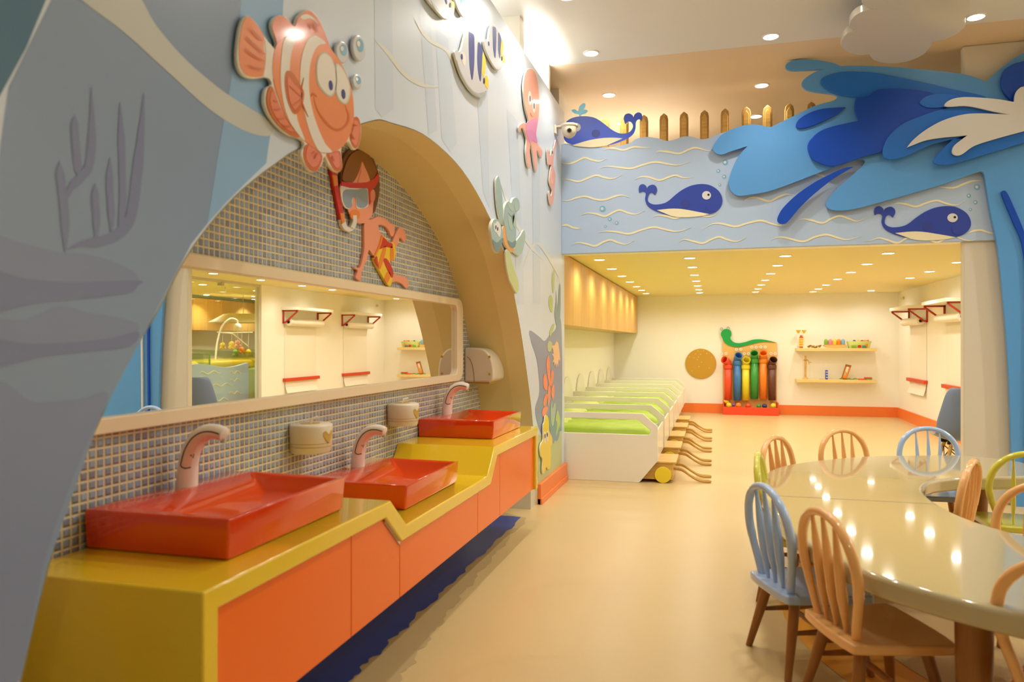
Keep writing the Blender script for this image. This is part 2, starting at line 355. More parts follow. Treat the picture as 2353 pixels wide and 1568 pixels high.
# beam front with wavy top
TA, TB, TC = TR(1270, 200, 4), TR(1765, 0, 4), TR(1765, 330, 4)
top = [(40,545,1),(110,520),(190,530),(380,548),(560,550),(650,530),(710,515),(760,480),(850,458),(960,470),(1050,495),(1130,480),(1200,455),(1270,455),(1340,475),(1400,478),(1470,455),(1540,425),(1640,400,1)]
tw = [on(*p, y=YB) for p in crom(tpts(TA, top), False, 5)]
bp = [(p.x, YB, p.z) for p in tw]; bp[0] = (XW, YB, bp[0][2])
bp += [(2.6, YB, 3.25), (2.6, YB, ZB), (XW, YB, ZB)]
b = NB(); prism(b, bp, (0, .05, 0)); beam = struct('wall_beam', b, 'beam_blue', bev=.004)
b = NB(); box(b, XW, 2.03, YB+.05, YB+.19, ZB, 3.2); struct('wall_beam_core', b, 'cream_wall')
# ---------------------------------------------------------------- painted mural on the left wall
MK = [0]
def mk(k):
    MK[0] += 1; return XW + .0005*k + .00003*MK[0]
def mural(name, pts, m, k=1, smooth=True, n=5):
    q = crom(pts, True, n) if smooth else pts; xv = mk(k)
    P3 = [on(p[0], p[1], x=xv) for p in q]
    b = NB(); b.faces.new([b.verts.new(p) for p in P3]); return obj(name, b, m, wall, smooth=False)
def strokes(name, lst, m, k=1, w=8, taper=True):
    b = NB()
    for l in lst:
        ww = l[0] if isinstance(l[0], (int, float)) else w; p = l[1:] if isinstance(l[0], (int, float)) else l
        q = stroke(p, ww, taper); h = len(q)//2; xv = mk(k) + .0002
        P3 = [on(a[0], a[1], x=xv) for a in q]
        vs = [b.verts.new(p_) for p_ in P3]
        for i in range(h-1): b.faces.new((vs[i], vs[i+1], vs[len(q)-2-i], vs[len(q)-1-i]))
    return obj(name, b, m, wall, smooth=False)
mural('painted_deep_water', [(-40,-30),(118,-30),(60,110),(0,220),(-40,280)], 'deep_teal', 1, False)
mural('painted_ray', [(60,-200),(560,-200),(552,0),(540,140),(520,260),(500,400),(480,510),(440,560),(230,960),(110,1300),(45,1568),(-30,1568),(-30,560),(20,200),(118,0)], 'sea_grey', 1, False)
mural('painted_blue_ray', [(560,-60),(655,-60),(640,200),(618,330),(612,375),(570,415),(520,465),(476,515),(505,330),(530,190),(548,60)], 'ray_blue', 2, False)
mural('painted_cream_swirl', [(150,-40),(290,-40),(360,60),(430,140),(520,215),(618,278),(618,312),(560,300),(480,250),(380,160),(280,70),(200,10)], 'ray_cream', 3)
for i, q in enumerate(([(860,-20),(900,-20),(905,250),(878,270),(862,250)], [(1000,60),(1030,90),(1050,330),(1035,350),(1015,320)], [(960,-20),(985,-20),(1005,300),(985,310)], [(1090,120),(1120,150),(1125,480),(1110,440)], [(1165,250),(1190,280),(1205,700),(1190,700)], [(1222,300),(1240,320),(1242,700),(1226,700)])):
    mural('painted_ray', q, 'ray_pale', 1, False)
strokes('painted_swirl', [(9,(860,90),(890,120),(930,170),(970,195),(1010,200)), (8,(950,40),(985,90),(1030,120),(1050,180)), (7,(1150,420),(1180,500),(1215,560),(1250,600)), (6,(1200,620),(1230,560),(1260,590),(1285,640))], 'swirl_pale', 2)
mural('painted_rock', [(-30,548),(40,556),(110,574),(135,580),(200,585),(270,605),(312,630),(318,652),(300,672),(220,684),(140,690),(60,700),(-30,712)], 'shade_grey', 2)
mural('painted_rock', [(-30,625),(60,640),(160,648),(318,645),(316,658),(295,674),(200,685),(100,695),(-30,712)], 'shade_violet', 3)
mural('painted_rock', [(135,705),(200,718),(260,728),(312,742),(318,760),(300,785),(230,800),(120,812),(60,830),(-30,845),(-30,740),(60,735)], 'shade_grey', 2)
mural('painted_rock', [(-30,780),(60,790),(150,788),(250,778),(318,762),(300,795),(200,808),(100,820),(-30,842)], 'shade_violet', 3)
mural('painted_rock', [(-30,920),(80,925),(180,918),(248,905),(205,1010),(160,1120),(100,1300),(40,1568),(-30,1568)], 'shade_grey', 2)
strokes('painted_coral_shadow', [(21,(150,580),(150,520),(145,450),(138,400),(137,372)), (20,(148,470),(165,430),(180,415),(205,380),(212,300),(210,200)), (18,(185,420),(178,370),(172,300),(172,264)),
    (24,(150,575),(190,560),(230,555),(270,540),(300,500),(315,400),(325,300),(331,215)), (16,(272,540),(282,470),(280,350),(276,235)), (16,(258,548),(255,470),(252,420),(253,362)), (17,(222,556),(222,500),(219,455),(219,422))], 'shade_violet', 2)
T8 = lambda y0: TR(1080, y0, 8)
mural('painted_reef', [(1217,760),(1240,775),(1251,784),(1262,772),(1275,760),(1290,745),(1291,985),(1280,1000),(1262,1003),(1248,1003),(1237,980),(1230,940),(1240,900),(1234,830),(1222,790)], 'shade_grey', 1)
mural('painted_reef', [(1230,1000),(1262,1003),(1291,990),(1291,1085),(1240,1140)], 'pale_green', 1, False)
mural('painted_seaweed', tpts(T8(560), [(1535,490),(1560,520),(1555,700),(1540,900),(1515,860),(1505,650)]), 'pale_green', 2)
mural('painted_seaweed', tpts(T8(560), [(1640,780),(1662,770),(1668,1000),(1660,1300),(1640,1560),(1590,1500),(1555,1300),(1580,1050),(1580,860),(1600,1100),(1610,1200)]), 'weed_blue', 3)
mural('painted_seaweed', tpts(T8(560), [(1490,950),(1520,1020),(1520,1200),(1500,1270),(1460,1180),(1445,1080),(1460,980)]), 'weed_green', 2)
mural('painted_seaweed', tpts(T8(740), [(1540,40),(1555,60),(1500,230),(1480,270),(1460,200),(1500,90)]), 'weed_green', 3)
mural('painted_seaweed', tpts(T8(740), [(1430,400),(1465,350),(1510,390),(1510,470),(1480,540),(1445,550),(1425,490)]), 'pale_green', 3)
mural('painted_starfish', [p for p in tpts(T8(740), [(1595,345),(1625,400),(1645,550),(1660,735),(1630,690),(1618,840),(1600,760),(1582,860),(1575,750),(1545,830),(1550,735),(1508,752),(1540,680),(1530,630),(1497,580),(1535,590),(1530,520),(1505,440),(1550,430)])], 'peach', 4, False)
for q in ([(1435,625),(1465,700),(1470,900),(1480,1150),(1460,1170),(1420,950),(1405,750)], [(1380,950),(1415,1050),(1425,1230),(1400,1260),(1355,1200),(1345,1050)], [(1520,880),(1540,950),(1530,1070),(1500,1180),(1480,1150),(1490,950)], [(1525,1140),(1555,1230),(1545,1380),(1515,1420),(1495,1280)], [(1440,1180),(1480,1200),(1470,1400),(1440,1550),(1430,1400)], [(1380,1350),(1430,1330),(1420,1420),(1380,1560),(1345,1500)], [(1350,1580),(1430,1560),(1420,1640),(1370,1760),(1325,1700)]):
    mural('painted_coral', tpts(T8(740), q), 'coral_orange', 4)
mural('painted_seaweed', tpts(T8(920), [(1605,190),(1650,260),(1665,400),(1640,650),(1600,750),(1560,740),(1530,800),(1480,620),(1460,420),(1450,280),(1490,400),(1530,480),(1560,400),(1580,250)]), 'weed_blue', 3)
mural('painted_seaweed', tpts(T8(920), [(1605,190),(1645,280),(1655,420),(1620,560),(1580,660),(1600,420),(1575,350)]), 'weed_green', 4)
mural('painted_seaweed', tpts(T8(920), [(1500,0),(1520,150),(1540,80),(1570,60),(1575,200),(1550,400),(1520,480),(1490,380),(1480,200)]), 'turtle_light', 4)

# ---------------------------------------------------------------- raised wall cutouts
TF, TY, T6 = TR(500, 10, 4), TR(700, 320, 4), TR(980, 0, 6.0026)
def layers(root, T, lst, ax, val, lift0):
    for i, it in enumerate(lst):
        nm, m, pts = it[0], it[1], it[2]; up = it[3] if len(it) > 3 else 1; smooth = it[4] if len(it) > 4 else True
        par = root
        cut(nm, tpts(T, pts), ax, val, .0012*up, m, par, smooth, 5, lift=lift0 + .0012*up)
fish = thing('clownfish_cutout', 'large orange clownfish panel with white stripes, smiling above the arch peak', 'wall decoration', on(690, 380, x=XW+.02))
FO = [(275,102),(330,140),(390,215),(440,300),(520,400),(545,355),(510,260),(497,180),(520,125),(570,98),(630,115),(680,170),(710,195),(740,115),(790,65),(830,50),(890,75),(950,160),(1000,280),(1030,390),(1100,480),(1160,580),(1210,690),(1240,810),(1255,930),(1258,1033),(1290,1033),(1315,1080),(1322,1180),(1305,1290),(1275,1335),(1245,1330),(1200,1265),(1140,1330),(1145,1430),(1150,1500),(1120,1545),(1070,1530),(1020,1470),(985,1400),(960,1480),(905,1540),(850,1530),(790,1450),(770,1370),(798,1290),(760,1240),(650,1200),(560,1130),(480,1030),(435,930),(430,840),(450,770),(495,740),(480,690),(430,675),(330,688),(250,665),(200,600),(180,500),(185,380),(205,230),(235,140)]
XF = XW + .02
cut('backing_panel', tpts(TF, FO), 'x', XF, .014, 'cutout_edge', fish, True, 5, bev=.004)
layers(fish, TF, [
 ('tail_fin', 'fish_orange', [(275,110),(330,150),(400,240),(430,310),(425,400),(440,480),(430,580),(412,660),(340,668),(265,650),(215,580),(198,450),(208,300),(235,170)]),
 ('tail_root', 'fish_white', [(440,330),(520,410),(530,480),(515,600),(505,720),(470,680),(425,660),(438,560),(445,450)]),
 ('dorsal_fin', 'fish_fin', [(540,330),(505,230),(510,170),(530,125),(575,105),(625,122),(680,178),(712,200),(745,120),(795,72),(835,58),(885,85),(945,170),(1000,300),(1025,385),(960,420),(720,400),(560,380)]),
 ('dorsal_stripe', 'fish_white', [(760,120),(800,92),(850,100),(905,150),(935,200),(890,150),(840,128),(800,140)], 2),
 ('body', 'fish_orange', [(545,370),(600,325),(720,292),(880,290),(1000,360),(1080,460),(1150,570),(1205,690),(1238,810),(1251,930),(1253,1040),(1238,1130),(1203,1230),(1148,1310),(1060,1360),(960,1363),(870,1310),(790,1240),(690,1130),(620,1010),(570,880),(530,760),(508,620),(515,480)], 2),
 ('white_stripe', 'fish_white', [(620,310),(720,287),(690,400),(668,520),(665,640),(690,800),(720,960),(740,1080),(790,1210),(800,1255),(740,1190),(670,1090),(620,960),(590,800),(580,640),(590,460)], 3),
 ('white_stripe', 'fish_white', [(880,290),(930,300),(985,345),(990,362),(940,370),(890,430),(855,540),(840,700),(850,860),(880,1000),(930,1150),(990,1280),(1052,1355),(985,1362),(930,1345),(870,1230),(820,1080),(780,900),(760,740),(765,560),(790,420),(830,330)], 3),
 ('side_fin_rim', 'fish_rim', [(625,640),(650,608),(700,640),(750,720),(790,790),(795,850),(780,930),(750,990),(715,1010),(680,975),(640,870),(620,740)], 4),
 ('side_fin', 'fish_fin', [(642,690),(665,675),(710,740),(770,800),(778,850),(760,910),(720,965),(695,950),(660,870)], 5),
 ('belly_fin_rim', 'fish_rim', [(495,752),(520,790),(560,900),(620,1030),(700,1150),(755,1222),(680,1205),(580,1130),(500,1030),(460,930),(455,850),(470,780)], 3),
 ('belly_fin', 'fish_fin', [(500,800),(530,830),(570,930),(630,1060),(700,1165),(640,1150),(560,1070),(500,960),(485,870)], 4),
 ('lower_fin_rim', 'fish_rim', [(800,1310),(840,1290),(950,1370),(962,1430),(930,1510),(890,1540),(840,1510),(800,1440),(788,1370)], 1),
 ('lower_fin', 'fish_fin', [(825,1320),(850,1300),(935,1370),(945,1430),(910,1485),(880,1500),(845,1470),(815,1410)], 2),
 ('lower_fin_rim', 'fish_rim', [(1000,1380),(1050,1365),(1120,1350),(1138,1430),(1145,1500),(1115,1540),(1070,1520),(1030,1450)], 1),
 ('lower_fin', 'fish_fin', [(1025,1385),(1060,1370),(1110,1360),(1125,1430),(1122,1490),(1090,1500),(1060,1460)], 2),
 ('front_fin_rim', 'fish_rim', [(1258,1040),(1290,1040),(1310,1085),(1316,1180),(1300,1285),(1270,1325),(1240,1300),(1215,1220),(1240,1130)], 1),
 ('front_fin', 'fish_fin', [(1255,1075),(1285,1070),(1302,1110),(1305,1185),(1285,1270),(1262,1295),(1235,1260),(1230,1200),(1248,1140)], 2),
 ('mouth', 'fish_rim', stroke([(885,850),(910,950),(960,1040),(1030,1120),(1100,1155),(1160,1130),(1198,1080),(1205,1020),(1190,975),(1175,930)], 20), 3, False),
 ('mouth_corner', 'fish_rim', stroke([(862,850),(880,818),(915,855)], 16), 3, False),
 ('gill_line', 'fish_rim', stroke([(795,675),(775,780),(780,900),(835,1035)], 10), 5, False),
 ('eye_outline', 'fish_grey', [(985,442),(1040,478),(1078,565),(1094,660),(1090,765),(1068,828),(1030,850),(975,812),(922,735),(905,630),(910,535),(938,462)], 3),
 ('eye', 'fish_white', [(985,455),(1035,490),(1070,570),(1085,660),(1080,760),(1060,815),(1030,835),(980,800),(930,720),(915,630),(920,540),(945,475)], 4),
 ('eye_outline', 'fish_grey', [(1082,560),(1110,547),(1155,595),(1196,680),(1220,765),(1218,840),(1196,905),(1160,918),(1112,880),(1082,800),(1092,700)], 3),
 ('eye', 'fish_white', [(1090,575),(1110,560),(1150,602),(1190,682),(1212,760),(1210,830),(1190,890),(1160,905),(1120,870),(1092,800),(1098,700)], 4),
 ('pupil', 'navy_ink', ell(1042, 745, 18, 46, -.1), 5), ('pupil', 'navy_ink', ell(1158, 825, 18, 45, -.1), 5),
], 'x', XF, 0)
for q in ([(305,215),(360,280),(420,340)],[(265,295),(340,370),(445,465)],[(255,400),(330,465),(440,525)],[(280,555),(350,585),(440,592)],[(660,750),(720,800),(770,850)],[(690,930),(740,900),(775,870)],[(510,880),(560,890)],[(520,965),(590,960)],[(550,1050),(630,1045)],[(600,1110),(680,1120)],[(870,1370),(900,1345)],[(890,1420),(920,1360)],[(1055,1390),(1080,1440)],[(1250,1100),(1290,1110)],[(1235,1190),(1265,1240)],[(850,170),(880,230)],[(890,150),(930,260)]):
    cut('fin_line', tpts(TF, stroke([q[0], ((q[0][0]+q[-1][0])/2, (q[0][1]+q[-1][1])/2+6), q[-1]] if len(q) == 2 else q, 11)), 'x', XF, .001, 'fish_rim', fish, False, lift=.0075)
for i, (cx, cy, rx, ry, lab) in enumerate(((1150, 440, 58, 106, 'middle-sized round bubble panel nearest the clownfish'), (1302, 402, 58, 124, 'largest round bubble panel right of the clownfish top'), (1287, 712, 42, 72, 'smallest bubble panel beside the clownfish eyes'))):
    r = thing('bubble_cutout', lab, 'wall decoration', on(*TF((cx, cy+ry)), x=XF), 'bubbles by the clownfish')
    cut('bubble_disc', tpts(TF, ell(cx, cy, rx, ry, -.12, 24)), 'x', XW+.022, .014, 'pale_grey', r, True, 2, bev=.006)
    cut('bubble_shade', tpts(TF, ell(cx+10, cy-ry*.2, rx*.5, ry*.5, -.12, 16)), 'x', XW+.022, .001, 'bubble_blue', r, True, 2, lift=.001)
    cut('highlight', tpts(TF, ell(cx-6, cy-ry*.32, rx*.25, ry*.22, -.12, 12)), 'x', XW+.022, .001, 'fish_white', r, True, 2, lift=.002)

# striped angelfish
def angel(lab, outl, parts):
    xs = [on(*T6(p[:2]), x=XW) for p in outl]
    r = thing('striped_fish_cutout', lab, 'wall decoration', min(xs, key=lambda v: v.z), 'striped fish on the left wall')
    cut('body_panel', tpts(T6, outl), 'x', XW+.022, .014, 'pale_grey', r, True, 5, bev=.003, edge='cutout_edge')
    layers(r, T6, parts, 'x', XW+.022, 0)
angel('bigger complete grey fish panel with two navy stripes, nearer of the pair', [(385,735),(400,690),(425,690),(440,715),(475,690),(510,560),(540,450),(575,405),(610,410),(680,480),(735,570),(775,680),(800,760),(822,860),(818,970),(800,1035),(830,1030),(855,1100),(857,1200),(830,1265),(810,1260),(800,1320),(750,1345),(690,1325),(600,1240),(500,1080),(440,930),(400,800)], [
 ('belly_shade', 'mid_grey', [(420,830),(480,1000),(580,1180),(690,1280),(800,1270),(795,1320),(750,1338),(690,1318),(600,1235),(500,1075),(440,930)]),
 ('navy_stripe', 'navy_ink', [(585,470),(605,450),(655,490),(662,620),(662,800),(655,950),(632,1105),(605,980),(590,800)]), ('navy_stripe', 'navy_ink', [(718,580),(772,670),(770,800),(760,980),(745,1125),(715,1000),(703,850),(705,700)]),
 ('yellow_band', 'fish_yellow', [(785,730),(820,850),(816,970),(795,1060),(765,1010),(770,850)]), ('tail_fin', 'fish_yellow', [(828,1035),(852,1100),(855,1200),(840,1225),(805,1160),(805,1080)]), ('tail_spot', 'black', ell(797, 1115, 11, 42), 2),
 ('eye_patch', 'fish_white', [(475,740),(500,710),(540,780),(540,880),(515,900),(478,800)]), ('eye', 'navy_ink', ell(490, 782, 12, 42, -.1), 2)])
angel('smaller complete grey fish panel with two navy stripes, farther of the pair', [(795,580),(800,540),(825,545),(850,550),(865,440),(885,370),(910,345),(940,360),(1000,440),(1035,530),(1062,620),(1060,700),(1055,745),(1080,790),(1085,860),(1065,905),(1050,910),(1030,950),(990,965),(940,930),(870,810),(820,700)], [
 ('navy_stripe', 'navy_ink', [(915,385),(930,370),(960,400),(962,600),(950,800),(925,700),(918,560)]), ('navy_stripe', 'navy_ink', [(995,450),(1030,530),(1025,640),(1015,805),(992,700),(990,570)]),
 ('yellow_band', 'fish_yellow', [(1040,545),(1060,620),(1058,700),(1040,770),(1022,720),(1028,620)]), ('tail_fin', 'fish_yellow', [(1055,750),(1082,800),(1082,850),(1065,880),(1045,820)]), ('tail_spot', 'black', ell(1044, 808, 7, 30), 2), ('eye', 'navy_ink', ell(862, 602, 8, 30, -.1), 2)])
angel('grey and yellow fish panel cut off by the top of the picture', [(0,-120),(60,-260),(200,-420),(300,-220),(335,-50),(345,0),(385,40),(390,120),(375,200),(345,235),(320,255),(280,268),(220,240),(120,130),(20,0)], [
 ('belly_shade', 'mid_grey', [(60,0),(150,110),(240,190),(330,170),(345,235),(280,262),(220,235),(120,125)]), ('navy_stripe', 'navy_ink', [(200,-340),(250,-300),(270,-100),(285,40),(270,50),(240,-60)]), ('yellow_band', 'fish_yellow', [(350,10),(385,50),(388,120),(372,180),(345,110),(335,40)]), ('tail_spot', 'black', ell(330, 70, 12, 34), 2)])
angel('narrow grey and blue fish panel by the top edge of the wall', [(390,-60),(430,-250),(500,-300),(560,-150),(575,0),(570,120),(545,220),(510,235),(450,150),(405,40)], [('blue_patch', 'bubble_blue', [(475,-60),(530,-60),(540,60),(515,120),(480,60)])])

# octopus, sea horse, turtle, crab
TO = TR(900, 0, 2.24)
oc = thing('octopus_cutout', 'pink octopus panel with purple tentacles high on the left wall', 'wall decoration', on(*TO((735, 890)), x=XW))
OO = [(708,352),(735,365),(752,420),(760,520),(757,600),(750,650),(745,690),(752,740),(775,775),(772,815),(762,800),(748,775),(750,830),(745,890),(735,850),(725,780),(715,735),(712,800),(714,865),(700,850),(692,780),(695,715),(680,665),(668,662),(660,685),(656,650),(675,632),(697,635),(705,620),(690,560),(680,480),(680,420),(690,375)]
cut('body_panel', tpts(TO, OO), 'x', XW+.022, .014, 'coral_pink', oc, True, 5, bev=.003, edge='cutout_edge')
layers(oc, TO, [('purple_tentacles', 'magenta', [(702,628),(750,612),(744,690),(750,735),(722,720),(712,735),(699,700),(690,660)]), ('eye', 'fish_white', ell(712,505,8,36)), ('eye', 'fish_white', ell(733,545,8,36)), ('pupil', 'navy_ink', ell(713,508,3,16), 2), ('pupil', 'navy_ink', ell(734,545,3,16), 2), ('mouth', 'fish_rim', stroke([(715,580),(722,600),(732,600)], 4), 1, False)], 'x', XW+.022, 0)
se = thing('sea_horse_cutout', 'small pink sea horse panel by the corner of the left wall', 'wall decoration', on(*TO((822, 1060)), x=XW))
cut('body_panel', tpts(TO, [(845,720),(850,745),(840,770),(838,790),(832,850),(843,900),(838,980),(832,1040),(822,1060),(812,1040),(808,990),(814,985),(820,1010),(826,980),(812,940),(815,890),(822,850),(805,845),(802,765),(812,790),(818,800),(822,770),(835,760)]), 'x', XW+.018, .010, 'coral_pink', se, True, 5, bev=.002, edge='cutout_edge')
layers(se, TO, [('eye', 'fish_white', ell(827,780,5,22)), ('pupil', 'black', ell(828,785,2,9), 2), ('belly_swirl', 'peach', stroke([(826,880),(820,910),(826,945),(832,920)], 4), 1, False)], 'x', XW+.018, 0)
TT = T8(380)
tu = thing('turtle_cutout', 'grey-green sea turtle panel swimming over the right edge of the arch', 'wall decoration', on(*TT((860, 2350)), x=XW))
for nm, m, pts, vx in (
 ('upper_flipper', 'turtle_shell', [(480,300),(500,220),(528,200),(560,300),(590,500),(610,800),(622,1000),(622,1110),(560,1020),(520,850),(490,600)], .02),
 ('lower_flipper', 'pale_green', [(665,1570),(720,1520),(745,1640),(780,1790),(850,2000),(895,2160),(895,2290),(870,2355),(840,2340),(780,2220),(720,2090),(680,1890),(665,1720)], .02),
 ('rear_flipper', 'turtle_light', [(850,1395),(920,1300),(990,1185),(1015,1250),(1020,1320),(1000,1450),(970,1580),(920,1650),(880,1660),(800,1590),(830,1500)], .02),
 ('belly', 'turtle_belly', [(610,1140),(645,1130),(690,1330),(740,1470),(810,1520),(800,1590),(740,1590),(650,1460),(615,1290)], .023),
 ('shell', 'turtle_shell', [(625,870),(640,760),(680,680),(720,660),(760,690),(790,620),(840,590),(890,620),(915,720),(905,820),(830,880),(845,1000),(850,1200),(848,1400),(830,1500),(780,1525),(720,1480),(680,1350),(650,1150),(620,1000)], .026),
 ('head', 'turtle_shell', [(390,1200),(400,1080),(440,1000),(490,985),(540,1020),(580,1120),(615,1280),(600,1400),(560,1530),(515,1620),(450,1540),(410,1380)], .028)):
    cut(nm, tpts(TT, pts), 'x', XW+vx, vx-.006, m, tu, True, 5, bev=.003, edge='cutout_edge')
layers(tu, TT, [('shell_plate', 'turtle_light', [(690,720),(725,680),(760,710),(800,800),(780,850),(730,800)]), ('shell_plate', 'turtle_light', [(700,980),(720,930),(760,960),(785,1080),(775,1200),(730,1150)]), ('shell_plate', 'turtle_light', [(790,950),(815,925),(835,1000),(830,1150),(795,1080)]), ('shell_plate', 'turtle_dark', [(700,870),(760,930),(820,890),(790,1100),(760,960)]), ('shell_plate', 'turtle_dark', [(700,1380),(770,1420),(845,1380),(830,1495),(780,1520),(725,1470)]), ('shell_plate', 'turtle_light', [(820,720),(870,690),(890,740),(890,810),(840,840)])], 'x', XW+.026, 0)
layers(tu, TT, [('chin', 'turtle_dark', [(415,1370),(500,1420),(605,1330),(590,1420),(555,1530),(515,1612),(455,1540)]), ('eye_patch', 'fish_white', [(440,1060),(470,1080),(500,1030),(550,1080),(570,1200),(545,1320),(490,1240),(450,1200)]), ('pupil', 'black', ell(478,1140,10,38), 2), ('pupil', 'black', ell(512,1170,10,36), 2)], 'x', XW+.028, 0)
cr = thing('yellow_fish_cutout', 'yellow sea creature panel low on the wall beside the counter end', 'wall decoration', on(*T8(920)((1350, 1360)), x=XW))
cut('body_panel', tpts(T8(920), [(1385,290),(1405,275),(1440,310),(1455,400),(1460,560),(1510,680),(1515,790),(1490,850),(1490,1050),(1480,1230),(1445,1275),(1410,1230),(1390,1280),(1350,1360),(1330,1300),(1335,1090),(1300,1020),(1290,900),(1305,800),(1345,730),(1345,560),(1350,450),(1370,400)]), 'x', XW+.018, .012, 'fish_yellow', cr, True, 5, bev=.003, edge='cutout_edge')
layers(cr, T8(920), [('eye', 'fish_white', ell(1380,690,18,110)), ('eye', 'fish_white', ell(1428,660,16,100)), ('pupil', 'navy_ink', ell(1382,660,10,42), 2), ('pupil', 'navy_ink', ell(1424,635,10,42), 2)], 'x', XW+.018, 0)

# swimming boy on the tiles
boy = thing('boy_cutout', 'flat panel of a boy with snorkel mask and striped shorts on the tiles', 'wall decoration', on(*TY((780, 1360)), x=XB+.02))
XY = XB + .022
for nm, m, pts, vx in (
 ('snorkel_tube', 'red', stroke([(262,250),(275,330),(290,420),(312,530),(335,650),(350,740)], 42, False), .02),
 ('snorkel_bend', 'fish_white', stroke([(350,730),(370,800),(405,830),(440,815),(462,760),(462,690)], 44, False), .02),
 ('torso', 'skin', [(555,760),(620,735),(680,712),(740,730),(800,780),(822,790),(830,850),(810,895),(790,880),(775,840),(740,800),(680,790),(690,850),(715,880),(700,960),(650,1080),(595,1020),(575,1100),(540,1180),(525,1230),(520,1300),(500,1300),(470,1270),(490,1210),(460,1190),(470,1175),(510,1180),(535,1100),(550,1000),(550,900)], .018),
 ('foot', 'skin', [(815,985),(815,930),(870,815),(910,830),(935,890),(920,945),(880,905),(850,985)], .018),
 ('leg', 'skin', [(800,1240),(890,1255),(925,1265),(955,1310),(952,1365),(930,1368),(895,1330),(840,1310),(790,1320)], .018),
 ('hair', 'hair_dark', [(335,360),(345,230),(375,140),(420,90),(500,72),(570,90),(620,150),(655,230),(675,300),(690,400),(688,500),(670,590),(640,680),(600,640),(450,500),(350,420)], .018),
 ('shorts', 'shorts_yellow', [(715,880),(780,950),(812,945),(838,1000),(838,1065),(820,1110),(785,1132),(815,1210),(808,1290),(780,1355),(700,1230),(640,1110),(655,1070),(700,960)], .02)):
    cut(nm, tpts(TY, pts), 'x', XB+vx, vx-.002, m, boy, nm not in ('snorkel_tube', 'snorkel_bend'), 5, bev=.003)
layers(boy, TY, [
 ('face', 'skin', [(500,210),(530,205),(560,260),(600,330),(620,450),(640,470),(650,520),(635,570),(628,640),(620,700),(570,760),(520,775),(470,760),(430,720),(400,650),(380,600),(345,560),(330,480),(340,400),(440,390),(480,300)], 4),
 ('fringe', 'hair', [(350,370),(370,260),(420,150),(500,100),(570,110),(620,200),(660,300),(610,380),(570,300),(530,205),(500,300),(450,390),(400,395)], 5),
 ('forehead', 'skin', [(528,210),(560,270),(590,340),(600,400),(540,400),(490,400),(515,310)], 6),
 ('mask_strap', 'red', [(340,388),(420,402),(500,402),(580,395),(640,360),(680,310),(688,370),(650,440),(605,480),(608,590),(592,605),(585,460),(570,450),(500,452),(420,447),(340,428)], 7, False),
 ('mask_frame', 'fish_white', [(338,430),(430,450),(575,452),(590,600),(540,635),(480,632),(470,540),(450,535),(430,620),(390,640),(350,590),(333,500)], 6),
 ('mask_lens', 'lens_grey', [(360,480),(390,462),(480,462),(570,455),(582,560),(580,600),(540,632),(485,615),(475,545),(452,532),(437,555),(432,620),(395,632),(360,580),(352,520)], 7),
 ('mouthpiece', 'orange', ell(465, 695, 44, 48), 6), ('ear', 'skin_dark', [(605,490),(640,475),(650,520),(640,565),(612,575)], 6),
 ('snorkel_band', 'orange', [(258,330),(300,335),(308,425),(275,432)], 5, False), ('snorkel_band', 'orange', [(328,680),(360,680),(372,760),(345,780)], 5, False),
 ('mouth_tube', 'fish_white', stroke([(462,700),(462,760),(440,815)], 34, False), 7, False),
 ('waistband', 'red', [(715,895),(770,945),(805,960),(805,1000),(750,990),(690,1010),(700,960)], 3), ('shorts_stripe', 'red', [(725,1110),(760,1105),(812,1205),(806,1275),(770,1220)], 3), ('shorts_stripe', 'orange', [(725,1000),(752,1000),(712,1160),(690,1195),(680,1150)], 3), ('shorts_stripe', 'red', [(642,1110),(665,1075),(672,1120),(682,1185)], 3),
 ('shorts_stripe', 'orange', [(790,1000),(815,1000),(820,1095),(790,1120)], 3), ('shorts_stripe', 'orange', [(735,1280),(765,1215),(790,1250),(760,1325)], 3), ('shorts_hem', 'orange', stroke([(715,885),(695,970),(645,1085)], 14, False), 4, False)], 'x', XB+.018, 0)
